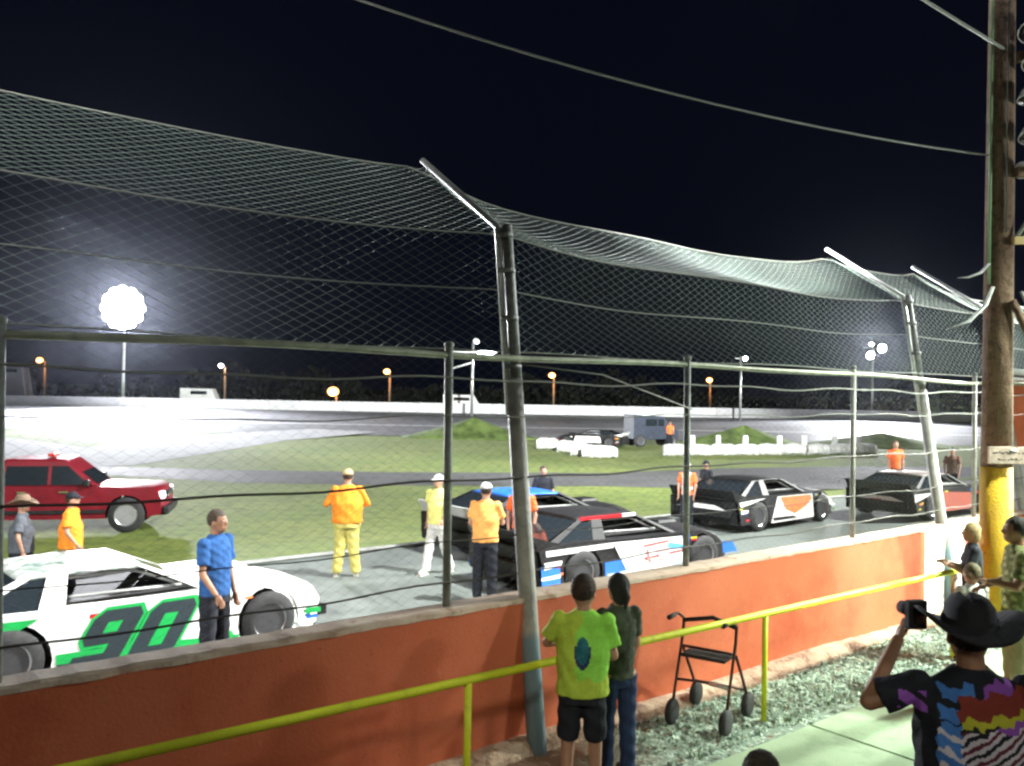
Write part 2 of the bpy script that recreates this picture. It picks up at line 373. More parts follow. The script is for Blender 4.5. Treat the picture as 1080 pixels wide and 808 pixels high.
def netpoint(s, t):
    """t = length up the net: vertical part then the overhang; sags between posts"""
    k = 0
    while k < len(SP) - 2 and s > SP[k + 1]: k += 1
    u = (s - SP[k]) / (SP[k + 1] - SP[k]); u = max(0, min(1, u)); L = SP[k + 1] - SP[k]
    sg = (1 - abs(2 * u - 1) ** 5) * min(1, L / 7)
    L0 = ZB - 3.42; L1 = 1.32
    n0 = .24; lt = LEAN[SP[k]] * (1 - u) + LEAN[SP[k + 1]] * u; nB = -.22 + lt + .05 + .04 * sg; zB = ZB - .04 - .10 * sg
    if t <= L0:
        f = t / L0; n = n0 + (nB - n0) * f + .10 * math.sin(f * math.pi) * sg; z = 3.42 + (zB - 3.42) * f
    else:
        f = (t - L0) / L1; n = nB + 1.13 * f; q_ = .15 if k == 0 else 1; z = (.14 * (1 - u) * f if k == 0 else 0) + zB + (ZT - ZB) * f - (.07 * f + .13 * sg * f + .08 * sg * math.sin(f * math.pi)) * q_
    n += .012 * math.sin(s * 3.1 + t * 2) * sg; z += .015 * math.sin(s * 1.7 + t) * sg
    return W(s, n, z)
def chain(mb, s0, s1, T, cw, rh, fn, r, mt):
    nc = int((s1 - s0) / cw); nr = int(T / rh)
    for i in range(nc):
        prev = None; base = s0 + i * cw
        pts = [fn(base + (cw if (j + i) % 2 else 0) * 1.0, min(T, j * rh)) for j in range(nr + 1)]
        vs = []; fs = []
        for j, p in enumerate(pts):
            q = pts[min(j + 1, nr)] - pts[max(j - 1, 0)]; q.normalize(); a = q.cross(N); a.normalize(); b = q.cross(a)
            off = N * (.004 if j % 2 else -.004)
            vs += [p + off + a * r, p + off - a * r * .5 + b * r * .87, p + off - a * r * .5 - b * r * .87]
            if j:
                o = (j - 1) * 3
                for k in range(3): fs.append((o + k, o + (k + 1) % 3, o + 3 + (k + 1) % 3, o + 3 + k))
        mb.add(vs, fs, mt, True)
mb = MB(); chain(mb, -6.4, 17.4, ZB - 3.42 + 1.32, .070, .040, netpoint, .0018, wire); prt(mb, 'wire_net', cf)
for z_t, rr_ in ((0, .006), (.55, .005), (1.05, .006), (2.37, .006)):
    mb = MB(); mb.tube([netpoint(-6.4 + k * .3, z_t) + N * .012 for k in range(80)], rr_, cablel, 5); prt(mb, 'cable', cf)

lf = empty('chain_link_fence', W(0, 0, WT), 0, 'low chain link fence with pipe rail and cables standing on the red wall', 'fence')
PS = [-6.0, -3.0, 0, 2.78, 5.75, 8.9, 12.1, 15.3]
ZR = 3.37
darkpost = mat('green_grey_post', (.26, .28, .26), .6, .2, .3, 8, .3)
for s in PS:
    mb = MB(); mb.tube([W(s, .03, WT - .05), W(s - .02, .03, ZR + .06)], .032, darkpost if s < 5 else paintpost, 8); mb.ell(W(s - .02, .03, ZR + .07), (.04, .04, .03), darkpost, n=8, k=6); prt(mb, 'post', lf)
mb = MB(); mb.tube([W(-6.4 + k * .5, .03, ZR + .012 * math.sin(k * .8) + (-.05 if k > 22 else 0) * min(1, (k - 22) / 8)) for k in range(0, 50)], .026, railm, 8); prt(mb, 'top_rail', lf)
mb = MB(); chain(mb, -6.2, 15.5, ZR - WT - .05, .06, .034, lambda s, t: W(s, .07 + .015 * math.sin(s * 2 + t), WT + .02 + t), .0011, wirel); prt(mb, 'wire_mesh', lf)
def cab(z, r, mt, sag, s0=-6.2, s1=15.5):
    mb = MB(); mb.tube([W(s0 + (s1 - s0) * k / 110, -.01, z - sag * (.5 - .5 * math.cos((s0 + (s1 - s0) * k / 110) / 2.9 * 2 * math.pi)) + .01 * math.sin(k * .9)) for k in range(111)], r, mt, 5); prt(mb, 'cable', lf)
cab(WT + .19, .008, cable, .015); cab(WT + .5, .005, cable, .02); cab(WT + .96, .009, cable, .02); cab(WT + 1.45, .005, cablel, .025); cab(WT + 1.74, .008, cablel, .03)
# a slack wire looping down between two posts
mb = MB(); mb.tube([W(.6, .0, ZR - .05), W(1.6, 0, ZR - .12), W(2.8, 0, ZR - .42)], .007, cablel, 5); prt(mb, 'cable', lf)

# spare pipes lying along the fence top to the right
tag(MB().tube([W(9.0, -.05, 3.52), W(13.0, -.1, 3.46)], .04, white, 8).build('spare_pipe'), 'pale thick pipe lying on the fence rail beside the timber pole, uppermost of two', 'pipe')
tag(MB().tube([W(9.6, .14, 3.47), W(13.2, .1, 3.43)], .03, galvd, 8).build('spare_pipe'), 'thin dull pipe lying under the pale one beside the timber pole', 'pipe')

# yellow handrail
hr = empty('handrail', (-2.14, 4.4, ZS), 0, 'bright yellow-green pipe handrail running along the walkway', 'railing')
A_, B_ = G(85, 808, 1.2), G(1012, 601, 1.2)
dv = (B_ - A_); dirr = dv.normalized()
S0 = A_ - dirr * 3
mb = MB(); mb.tube([S0, A_, A_ + dv * .5 + Vector((0, 0, -.006)), B_], .029, yel, 12)
prt(mb, 'top_rail', hr)
for f in (-.09, .261, .612, .985):
    p = A_ + dv * f
    mb = MB(); mb.tube([Vector((p.x, p.y, ZS)), Vector((p.x, p.y, 1.185))], .025, yel, 10); prt(mb, 'post', hr)

# ------------------------------------------------------------------ timber pole with fixtures
TP = P(1050, 560, 10.5); TP.z = ZS
tp = empty('timber_pole', TP, 0, 'tall brown timber pole with yellow painted lower end carrying lamps and a horn speaker', 'pole')
mb = MB(); mb.tube([TP + Vector((0, 0, z)) for z in (2.05, 4, 6, 9.6)], [.17, .16, .15, .13], wood, 14); prt(mb, 'pole_shaft', tp)
mb = MB(); mb.tube([TP + Vector((0, 0, z)) for z in (-.1, 2.05)], [.182, .176], yelp, 14); prt(mb, 'yellow_base', tp)
mb = MB(); mb.tube([TP + Vector((-.16, -.08, z)) for z in (4.2, 6, 9.4)], .02, mat('green_conduit', (.2, .32, .16), .5), 6)
mb.tube([TP + Vector((-.02, -.18, z)) for z in (4.8, 9.4)], .012, cable, 6); prt(mb, 'conduit', tp)
for z, ln in ((6.85, .9), (5.5, .8)):
    mb = MB(); mb.box(TP + Vector((ln / 2 + .08, -.2, z)), (ln, .09, .11), wood if z < 7 else galvd); prt(mb, 'crossarm', tp)
mb = MB(); mb.box(TP + Vector((.5, -.2, 4.7)), (.9, .07, .09), mat('pale_timber', (.6, .45, .2), .7)); prt(mb, 'crossarm', tp)
for a_, b_, r_, m_ in (((.1, -.2, 4.75), (.55, -.2, 5.45), .025, galv), ((.18, -.2, 4.75), (.63, -.2, 5.45), .02, galv), ((.05, -.2, 4.0), (.38, -.24, 3.3), .05, wood), ((.12, -.26, 4.1), (.34, -.26, 3.6), .02, galv)):
    mb = MB(); mb.tube([TP + Vector(a_), TP + Vector(b_)], r_, m_, 6); prt(mb, 'brace', tp)
def flood(parent, loc, yaw, tilt, on, size=.24, name='floodlight'):
    rot = Matrix.Rotation(yaw, 3, 'Z') @ Matrix.Rotation(-tilt, 3, 'X')
    mb = MB(); rings = []
    for rr_, yv in ((.35, -.5), (.55, -.42), (.7, -.2), (1.0, .5), (1.02, .55)):
        rings.append([loc + rot @ Vector((math.cos(a) * rr_ * size, yv * size, math.sin(a) * rr_ * size)) for a in [k * math.pi / 8 for k in range(16)]])
    mb.loft(rings, white, cap=True, smooth=True)
    h = prt(mb, name, parent)
    mb = MB(); mb.loft([[loc + rot @ Vector((math.cos(a) * .95 * size, .565 * size, math.sin(a) * .95 * size)) for a in [k * math.pi / 8 for k in range(16)]],
                        [loc + rot @ Vector((math.cos(a) * .5 * size, .66 * size, math.sin(a) * .5 * size)) for a in [k * math.pi / 8 for k in range(16)]]], on, cap=True)
    l = mb.build('lens', h)
    l.matrix_parent_inverse = (h.matrix_parent_inverse @ Matrix.Identity(4)).inverted() if False else Matrix.Identity(4)
    return h
def lamp_mat(n, c, s): return mat(n, (.8, .8, .8), .4, emit=c, es=s)
L_WH = lamp_mat('lamp_white', (.95, .98, 1.0), 60); L_OR = lamp_mat('lamp_sodium', (1.0, .42, .09), 4.2); L_OFF = mat('lamp_lens_off', (.05, .05, .06), .1)
L_FL = lamp_mat('lamp_flood', (.92, .95, 1.0), 400)
for dx, z, tl in ((.20, 7.15, 50), (.25, 6.8, 60), (.2, 6.4, 80), (.22, 5.95, 70)):
    flood(tp, TP + Vector((dx, -.28, z)), R(150), R(tl), L_OFF, .15)
for dx in (-.5, 0, .5):
    flood(tp, TP + Vector((dx - .1, .15, 9.5)), R(35), R(55), L_WH, .22)
mb = MB(); c = TP + Vector((.21, -.4, 5.55)); rings = []
for rr_, yv in ((.05, .25), (.06, .12), (.1, .0), (.17, -.12), (.24, -.18)):
    rings.append([c + Vector((math.cos(a) * rr_, yv, math.sin(a) * rr_)) for a in [k * math.pi / 8 for k in range(16)]])
mb.loft(rings, white, cap=False); mb.ell(c + Vector((0, -.05, 0)), (.09, .09, .09), blackm, n=10, k=8); mb.ell(c + Vector((0, .3, 0)), (.1, .12, .1), white, n=10, k=8); prt(mb, 'horn_speaker', tp)
c = TP + Vector((-.02, -.1, 3.42))
for pts in ([(-.15, 0, 1.02), (-.3, -.1, .9), (-.45, -.12, .84), (-.58, -.12, .83)], [(-.1, 0, .75), (-.25, -.12, .52), (-.45, -.15, .33), (-.72, -.15, .22)]):
    mb = MB(); mb.tube([c + Vector(p) for p in pts], [.02, .03, .026, .006], white, 6, flat=.35); prt(mb, 'torn_tape', tp)
# notice board on the pole
nb_ = empty('notice_board', TP + Vector((.08, -.24, 2.2)), 0, 'weathered grey board with two lines of lettering fixed across the timber pole', 'sign')
mb = MB(); mb.box((0, 0, 0), (.62, .03, .2), mat('board_grey', (.35, .27, .22), .7, 0, .35, 12)); mb.build('board', nb_, .006)
mb = MB(); mb.ell((-.02, -.02, .06), (.05, .012, .02), white, n=10, k=6); mb.build('reflector', nb_)
random.seed(9)
for z, x0, x1 in ((.03, -.26, .27), (-.045, -.2, .2)):
    mb = MB(); x = x0
    while x < x1:
        w_ = random.uniform(.015, .03)
        for q in range(random.choice((1, 2, 2))): mb.box((x + w_ / 2 + random.uniform(-.006, .006), -.0165, z + random.uniform(-.012, .012)), (w_, .003, random.uniform(.006, .012)), blackm)
        x += w_ + (.03 if random.random() < .2 else .006)
    mb.build('faded_lettering', nb_)
# overhead wires
def wireo(a, b, sag, r, label, n=40):
    mb = MB(); mb.tube([a.lerp(b, k / n) - Vector((0, 0, sag * 4 * (k / n) * (1 - k / n))) for k in range(n + 1)], r, cablel, 5)
    tag(mb.build('overhead_wire'), label, 'wire')
end = TP + Vector((-.16, 0, 5.8))
e1 = P(1044, 164, 10.5)
wireo(P(250, -45, 7.5), e1, .22, .011, 'long thin wire sagging across the night sky to the timber pole')
wireo(P(900, -48, 8.5), P(1130, 92, 11.5), .03, .018, 'thicker wire crossing the top right corner in front of the timber pole')

# orange booth right of pole
bo = empty('booth', W(13.45, .3, 0), HEAD, 'orange red booth with white trim right of the timber pole', 'booth')
mb = MB(); mb.box((0, 0, 1.7), (3.4, 1.2, 3.4), mat('booth_orange', (.72, .17, .06), .6, 0, .12, 2, .2)); mb.build('booth_wall', bo, .02)
mb = MB(); mb.box((0, 0, 3.46), (3.7, 1.5, .12), white); mb.build('roof', bo, .01)
mb = MB(); mb.box((-1.73, .12, 1.2), (.05, .7, 2.1), white); mb.build('door', bo, .01)
for xx in (-1.6, 0.2, 1.6):
    mb = MB(); mb.box((xx, -.63, 1.7), (.12, .05, 3.3), white); mb.build('trim', bo)
mb = MB(); mb.box((-.7, -.615, 2.3), (1.0, .04, .8), white); mb.box((-.7, -.64, 2.3), (.86, .03, .66), glass); mb.build('window', bo)

# ------------------------------------------------------------------ far side
fwl = empty('far_wall', (0, 95, .6), 0, 'long white concrete wall round the far side of the track', 'wall')
mb = MB()
for k in range(35):
    x = -130 + k * 8; mb.box((x + 4, 95.2, 1.05 - .0), (7.96, .35, 1.06), whitewall)
prt(mb, 'wall_body', fwl)
mb = MB(); mb.box((10, 95.2, 1.6), (280, .5, .05), whitewall); prt(mb, 'wall_cap', fwl)
# lamps on poles beyond the wall
def T_at(px, d): p = P(px, 410, d); return Vector((p.x, p.y, .55))
def flood_mast(px, d, ytop, label, cluster, lit=L_FL, rpole=.14, extra=None):
    b = T_at(px, d); top = P(px, ytop, d).z; b.z = .0
    e = empty('flood_mast', b, 0, label, 'floodlight')
    mb = MB(); mb.tube([(b.x, b.y, 0), (b.x, b.y, top)], [rpole, rpole * .7], galv, 10); prt(mb, 'mast', e)
    mb = MB()
    zs = sorted({round(c[1], 1) for c in cluster})
    for z in zs:
        w_ = max(abs(c[0]) for c in cluster if round(c[1], 1) == z) + .2
        mb.box((b.x, b.y + .12, top + z), (2 * w_, .1, .1), galv)
    prt(mb, 'crossarm', e)
    for dx, dz, sz in cluster:
        flood(e, Vector((b.x + dx, b.y - .25, top + dz)), R(180), R(12), lit, sz, 'lamp_head')
    return Vector((b.x, b.y - 1.0, top))
big_old = [(dx, dz, .78) for dz, xs_ in ((-1.05, (-.55, .55)), (0, (-1.25, 0, 1.25)), (1.05, (-1.25, 0, 1.25)), (2.0, (-.6, .6))) for dx in xs_]
big = [(0, .15, .56)] + [(q_r * math.cos(a_), .15 + q_r * math.sin(a_), .56) for q_r, n_ in ((.95, 6), (1.85, 12)) for a_ in [2 * math.pi * i / n_ for i in range(n_)]]
BIGP = flood_mast(130, 97, 326, 'tall mast with a dazzling white bank of floodlights, far left', big, rpole=.2)
T2 = flood_mast(920, 97, 366, 'slim mast with a pair of small lit floodlights behind the net at right', [(-.45, -.9, .42), (.8, -.1, .45), (-.3, .3, .2)], L_WH, .12)
flood_mast(781, 90, 376, 'slim grey mast with one small lamp standing by the second grass mound', [(.35, -.2, .2)], L_WH, .13)
up = T_at(498, 88); e = empty('utility_pole', Vector((up.x, up.y, 0)), 0, 'pale utility pole with crossarms behind the grass mound at centre', 'utility pole')
top = P(498, 362, 88).z
mb = MB(); mb.tube([(up.x, up.y, -.3), (up.x, up.y, top)], [.17, .12], galv, 8); prt(mb, 'pole_shaft', e)
mb = MB(); mb.box((up.x + .1, up.y - .1, top - .9), (4.6, .12, .14), white); prt(mb, 'crossarm', e)
mb = MB(); mb.tube([(up.x - 2.2, up.y, top - 2.6), (up.x, up.y, top - 1.9)], .09, white, 6); prt(mb, 'brace', e)
mb = MB(); mb.ell((up.x + 1.3, up.y - .2, top - .95), (.8, .3, .22), L_WH); prt(mb, 'lamp_head', e)
mb = MB(); mb.ell((up.x + .3, up.y - .2, top + .2), (.35, .3, .3), white); prt(mb, 'transformer', e)
sod = [(47, 380, 'leftmost sodium street lamp glowing over its lit pole', 1), (237, 386, 'small pale street lamp right of the dazzling mast', .6), (355, 413, 'low round orange lamp close above the far wall', 1.7),
       (411, 392, 'orange street lamp on a pole between low round lamp and the utility pole', 1), (584, 396, 'orange street lamp just right of the big leaning fence post', 1), (749, 401, 'orange street lamp between the two slim grey masts', .9)]
for px, py, lb, k in sod:
    d = 118; b = T_at(px, d); tz = P(px, py, d).z; b.z = 0
    e = empty('street_lamp', b, 0, lb, 'street lamp', 'sodium lamps beyond the far wall')
    mb = MB(); mb.tube([(b.x, b.y, 0), (b.x, b.y, tz - .1)], .13, mat('lamp_pole_timber', (.3, .22, .15), .8), 8); prt(mb, 'pole_shaft', e)
    mb = MB(); mb.tube([(b.x, b.y, tz - .3), (b.x - .3, b.y - .6, tz + .1)], .05, galv, 6); prt(mb, 'bracket', e)
    mb = MB(); mb.ell((b.x - .3, b.y - .8, tz), (.46 * k, .4 * k, .36 * k), L_OR if k != .6 else L_WH, n=12, k=8); prt(mb, 'lamp_head', e)
    ld = bpy.data.lights.new('sodium', 'POINT'); ld.energy = 500 * k; ld.color = (1, .45, .12); ld.shadow_soft_size = .4
    lo = bpy.data.objects.new('sodium_light', ld); col.objects.link(lo); lo.parent = e; lo.location = (-.3, -1.7, tz - .4)
# mounds
def mound(px, d, r, h, label):
    p = P(px, 450, d); z0 = terrain(p.x, p.y); mb = MB(); rings = []; random.seed(px)
    for i in range(9):
        f = i / 8; rad = r * (1 - f) ** 1.25 + .05
        rings.append([Vector((p.x + math.cos(a) * rad * (1 + .1 * math.sin(3 * a + px)), p.y + math.sin(a) * rad * .6, z0 - .05 + h * (1 - (1 - f) ** 1.15) * (1 + .04 * math.sin(5 * a)))) for a in [k * math.pi / 16 for k in range(32)]])
    mb.loft(rings, mat('mound_grass', (.07, .12, .02), .9, 0, .4, 1.2, .6, c2=(.14, .2, .05)), True, True); tag(mb.build('mound'), kind='structure')
mound(500, 66, 5.2, 1.5, ''); mound(785, 64, 4.6, 1.35, ''); mound(930, 64, 6, 1.0, '')
balem = mat('bale_wrap', (.5, .5, .49), .7, 0, .35, 5, .4)
# white barrier bales
def bale(px, py, wd, h, i):
    p = GT(px, py); mb = MB(); random.seed(i)
    rings = []; L = wd; 
    for k in range(9):
        x = -L / 2 + L * k / 8; sc = (1 - abs(2 * k / 8 - 1) ** 5) * .3 + .7
        rings.append([Vector((x + random.uniform(-.03, .03), math.cos(a) * .36 * sc, h / 2 + math.sin(a) * h / 2 * (sc if math.sin(a) > 0 else 1) + random.uniform(-.03, .03))) for a in [j * math.pi / 6 for j in range(12)]])
    mb.loft(rings, balem, True, False)
    o = mb.build('barrier_bale'); o.location = (p.x, p.y, terrain(p.x, p.y)); o.rotation_euler.z = random.uniform(-.15, .15)
    return o
k = 0
for px, py, wd in [(577, 471, 1.3), (598, 474, 1.2), (614, 478, 1.3), (632, 480, 1.9), (601, 466, 1.2)]:
    tag(bale(px, py + 3, wd, .7, k), 'white wrapped bale heaped in the pile in front of the black parked racer', 'barrier', 'bales piled before the parked racer'); k += 1
for i in range(9):
    px = 712 + i * 25; tag(bale(px, 480 + (i - 4) * -.2, 1.35, .68, 20 + i), 'white wrapped bale in the straight row beyond the infield grass', 'barrier', 'bales in the straight row')
for px in (730, 757, 786, 822, 848, 880, 905):
    p = GT(px, 474); mb = MB(); mb.box((0, 0, .45), (.3, .3, .9), whitewall, taper=.9); o = mb.build('marker_block'); o.location = (p.x, p.y, terrain(p.x, p.y)); tag(o, 'short upright white block behind the row of bales', 'marker', 'upright blocks behind the bales')
# dark wood beyond
random.seed(21); mb = MB(); leafd = mat('dark_foliage', (.006, .009, .004), .9, 0, .4, 1)
for i in range(7000):
    x = random.uniform(-150, 170); h = 4.2 + 1.6 * math.sin(x * .11) + 1.0 * math.sin(x * .37 + 1) + .8 * math.sin(x * .9)
    z = random.uniform(0, 1) ** .7 * h; c = Vector((x, 150 + random.uniform(-4, 4), z)); s_ = random.uniform(.4, 1.0)
    rot = Euler((random.random() * 6, random.random() * 6, random.random() * 6)).to_matrix()
    mb.add([rot @ Vector(v) * s_ + c for v in ((-.6, -.4, 0), (.6, -.4, 0), (.5, .5, .1), (-.5, .4, 0))], [(0, 1, 2, 3)], leafd)
tag(mb.build('distant_wood'), 'dark mass of trees far beyond the far wall', 'wood', kind='stuff')

# ------------------------------------------------------------------ vehicles
def wheel(parent, x, y, r, w_, side, rimc=rim, name='wheel'):
    """axis along local y"""
    c = Vector((x, y, r)); mb = MB()
    prof = [(.62 * r, -w_ / 2), (.93 * r, -w_ / 2), (r, -w_ * .36), (r, w_ * .36), (.93 * r, w_ / 2), (.62 * r, w_ / 2)]
    n = 28
    rings = [[c + Vector((math.cos(2 * math.pi * j / n) * pr, py_, math.sin(2 * math.pi * j / n) * pr)) for j in range(n)] for pr, py_ in prof]
    mb.loft(rings, tyre, cap=False, smooth=True)
    wo = empty(name, (0, 0, 0)) if False else mb.build(name, parent)
    mb = MB(); sd = side
    prof = [(.63 * r, w_ * .45), (.58 * r, w_ * .40), (.5 * r, w_ * .15), (.22 * r, w_ * .12), (.2 * r, w_ * .22), (.02 * r, w_ * .24)]
    rings = [[c + Vector((math.cos(2 * math.pi * j / n) * pr, sd * py_, math.sin(2 * math.pi * j / n) * pr)) for j in range(n)] for pr, py_ in prof]
    mb.loft(rings[:2], rimedge, cap=False, smooth=False); mb.loft(rings[1:], rimc, cap=True, smooth=False)
    for k in range(5):
        a = k * math.pi * .4 + x; mb.tube([c + Vector((math.cos(a) * .18 * r, sd * w_ * .22, math.sin(a) * .18 * r)), c + Vector((math.cos(a) * .56 * r, sd * w_ * .34, math.sin(a) * .56 * r))], .05 * r, rimedge if rimc != rim else rimc, 6)
    for k in range(8):
        a = k * math.pi / 4; q = c + Vector((math.cos(a) * .37 * r, sd * w_ * .15, math.sin(a) * .37 * r)); mb.ell(q, (.055 * r, .02, .055 * r), blackm, n=8, k=5)
    mb.build('rim', wo)
    return wo
HW = .97
def side_y(z): return HW - .07 * (z - .12) / .8
def race_car(name, loc, heading, body, label, roofm, decals, rimc=rim, spoilm=None, lower=None, group='race cars lined up on the straight', arch=.40, scale=1.0, skirt=None, driver=True, wb=1.38):
    e = empty(name, loc, heading, label, 'race car', group, scale)
    top = [(-2.32, .72), (-1.9, .78), (-1.4, .80), (-.9, .785), (-.5, .77), (.1, .76), (.6, .765), (1.0, .775), (1.35, .775), (1.7, .72), (2.05, .62), (2.3, .50), (2.40, .36)]
    def pl(x, yf):      # plan rounding
        if x > 1.2: x -= (.34 * abs(yf) ** 2.6) * (x - 1.2) / 1.05
        if x < -1.9: x += .1 * abs(yf) ** 3
        return x
    
    def arc(cx): return [(cx + math.cos(a) * arch, .33 + math.sin(a) * (arch - .01)) for a in [R(-20) + R(220) * k / 12 for k in range(13)]]
    outline = top + [(2.34, .14)] + arc(wb)[0:13] + arc(-wb)[0:13] + [(-2.2, .2)]
    mb = MB()
    for sd in (-1, 1):
        mb.add([Vector((pl(x, 1), sd * side_y(z) * (1 if x < 1.6 else 1 - .10 * (x - 1.6) / .67), z)) for x, z in outline], [tuple(range(len(outline)))], body)
    # top strips
    Kn = 8; rings = []
    for x, z in top + [(2.34, .14)]:
        nar = (1 if x < 1.6 else 1 - .10 * (x - 1.6) / .67)
        rings.append([Vector((pl(x, -1 + 2 * j / Kn), (-1 + 2 * j / Kn) * side_y(z) * nar, z + .035 * (1 - (-1 + 2 * j / Kn) ** 2) * (1 if z > .3 else 0))) for j in range(Kn + 1)])
    mb.loft(rings, body, cap=False, smooth=True, closed=False)
    # wheel well tunnels and floor, tail panel
    for cx in (wb, -wb):
        ar = arc(cx); mb.loft([[Vector((x, -.9 + 1.8 * t, z)) for x, z in ar] for t in (0, 1)], blackm, cap=False, smooth=True, closed=False)
    mb.add([(-2.22, -.9, .2), (-2.22, .9, .2), (2.1, .8, .15), (2.1, -.8, .15)], [(0, 1, 2, 3)], blackm)
    mb.add([(-2.2, -.93, .2), (-2.2, .93, .2), (-2.26, .9, .72), (-2.26, -.9, .72)], [(0, 1, 2, 3)], body)
    # small plain sponsor patches
    pc = [white, red, blue, yelc, gr1, orr]; random.seed(int(loc[0] * 100))
    for sd in (-1, 1):
        for zone, cnt in (((-2.15, -1.85, .25, .68), 5), ((-.9, .8, .66, .71), 2), ((1.0, 1.1, .55, .7), 2), ((1.80, 1.92, .25, .5), 3)):
            for q in range(cnt):
                u0 = random.uniform(zone[0], zone[1]); v0 = random.uniform(zone[2], zone[3] - .04); wd = random.uniform(.07, .16); ht = random.uniform(.025, .05)
                mb.prism([(u0, v0), (u0 + wd, v0), (u0 + wd, v0 + ht), (u0, v0 + ht)], .002, lambda u, v, w__: Vector((u, sd * (side_y(v) + .003 + w__), v)), random.choice(pc))
    mb.build('body', e, .006)
    # cockpit floor and hood seams
    mb = MB(); mb.box((-.45, 0, .822), (2.1, 1.5, .012), interior); mb.build('cockpit', e)
    # greenhouse
    bz, rz = .785, 1.10; bx0, bx1, rx0, rx1 = -1.95, .80, -1.15, -.02; bw, rw = .84, .62
    mb = MB(); rings = []
    for x, dz in ((rx0 - .08, -.02), (rx0, 0), ((rx0 + rx1) / 2, .02), (rx1, 0), (rx1 + .08, -.03)):
        rings.append([Vector((x, -rw + 2 * rw * j / 8, rz + dz + .03 * (1 - (j / 4 - 1) ** 2))) for j in range(9)] + [Vector((x, rw - 2 * rw * j / 8, rz + dz - .03 + .03 * (1 - (j / 4 - 1) ** 2))) for j in range(9)])
    mb.loft(rings, roofm, True, True); mb.build('roof', e)
    pm = body
    def bar(a, b, w0, w1, th, mt, nm='pillar'):
        a, b = Vector(a), Vector(b); t = (b - a).normalized(); sdv = Vector((1, 0, 0)); nv = t.cross(sdv).normalized()
        mb = MB(); mb.add([a - sdv * w0 / 2 - nv * th, a + sdv * w0 / 2 - nv * th, a + sdv * w0 / 2 + nv * th, a - sdv * w0 / 2 + nv * th, b - sdv * w1 / 2 - nv * th, b + sdv * w1 / 2 - nv * th, b + sdv * w1 / 2 + nv * th, b - sdv * w1 / 2 + nv * th],
                          [(0, 1, 2, 3), (4, 5, 6, 7), (0, 1, 5, 4), (1, 2, 6, 5), (2, 3, 7, 6), (3, 0, 4, 7)], mt); mb.build(nm, e)
    for sd in (-1, 1):
        bar((bx1 - .05, sd * bw, bz - .04), (rx1, sd * rw, rz), .12, .07, .012, pm)
        bar((-.98, sd * (bw + .02), bz - .04), (-.86, sd * rw, rz), .26, .2, .012, pm)
        bar((-2.0, sd * bw, bz - .04), (rx0, sd * rw, rz), .24, .12, .012, pm)
        # rear quarter glass
        mb = MB(); mb.add([(-1.9, sd * (bw - .02), bz), (-1.06, sd * (bw - .01), bz), (-.95, sd * (rw - .0), rz - .02), (-1.1, sd * rw, rz - .03)], [(0, 1, 2, 3)], glass); mb.build('quarter_window', e)
    mb = MB(); mb.add([(bx1, -bw + .05, bz - .03), (bx1, bw - .05, bz - .03), (rx1 + .03, rw - .03, rz - .0), (rx1 + .03, -rw + .03, rz - .0)], [(0, 1, 2, 3)], glass); mb.build('windshield', e)
    mb = MB(); mb.box(((bx1 + rx1) / 2 - .28, 0, rz - .025), (.16, 2 * rw - .1, .05), roofm) ; 
    mb = MB(); mb.add([(-2.0, -bw + .1, bz - .0), (-2.0, bw - .1, bz - .0), (rx0 - .04, rw - .05, rz - .01), (rx0 - .04, -rw + .05, rz - .01)], [(0, 1, 2, 3)], glass); mb.build('rear_window', e)
    # roll cage
    mb = MB(); cg = mat('cage_tube', (.35, .36, .36), .4, .2)
    for sd in (-1, 1):
        mb.tube([(.5, sd * .66, .8), (-.05, sd * .54, rz - .06), (-.9, sd * .54, rz - .06), (-1.6, sd * .6, .8)], .022, cg, 6)
        mb.tube([(-.8, sd * .54, rz - .06), (-.8, sd * .66, .8)], .022, cg, 6)
        mb.tube([(-.8, sd * .70, .87), (.42, sd * .68, .84)], .02, cg, 6)
    mb.tube([(-.8, -.54, rz - .06), (-.8, .54, rz - .06)], .022, cg, 6); mb.tube([(-.8, -.6, .8), (-.8, .5, rz - .08)], .02, cg, 6); mb.build('roll_cage', e)
    mb = MB(); mb.box((-.55, .25, .88), (.12, .42, .30), mat('seat_blue', (.04, .06, .12), .7), rot=Matrix.Rotation(R(-12), 3, 'Y')); mb.box((-.54, .25, 1.0), (.1, .24, .08), blackm); mb.build('seat', e, .02)
    # spoiler
    sp = spoilm or body
    mb = MB(); mb.box((-2.27, 0, .85), (.02, 1.75, .24), sp, rot=Matrix.Rotation(R(-25), 3, 'Y'))
    for sd in (-1, 1): mb.add([(-2.35, sd * .88, .95), (-2.2, sd * .88, .74), (-1.75, sd * .885, .79)], [(0, 1, 2)], sp); mb.tube([(-2.25, sd * .5, .90), (-1.95, sd * .5, .79)], .012, cg, 6)
    mb.build('spoiler', e)
    mb = MB(); mb.box((1.25, 0, .83), (.5, .4, .07), body, taper=.8); mb.build('hood_scoop', e, .02)
    mb = MB(); mb.box((2.28, 0, .24), (.2, 1.1, .12), black); mb.tube([(2.3, -.5, .2), (2.42, -.3, .2), (2.42, .3, .2), (2.3, .5, .2)], .02, cg, 6); mb.build('front_bumper', e, .02)
    mb = MB(); mb.box((-2.27, 0, .42), (.1, 1.6, .16), black); mb.build('rear_bumper', e, .02)
    for sd in (-1, 1):
        for cx in (wb, -wb): wheel(e, cx, sd * .84, .335, .27, sd, rimc)
    if skirt:
        for sd in (-1, 1):
            mb = MB(); mb.box((0, sd * (side_y(.14) + .004), .16), (2 * (wb - arch) - .04, .012, .10), skirt); mb.build('side_skirt', e)
    # decals on both sides: (kind, ...)
    def onside(sd, u, v, w_=.006): return Vector((u, sd * (side_y(v) + w_ + .004), v))
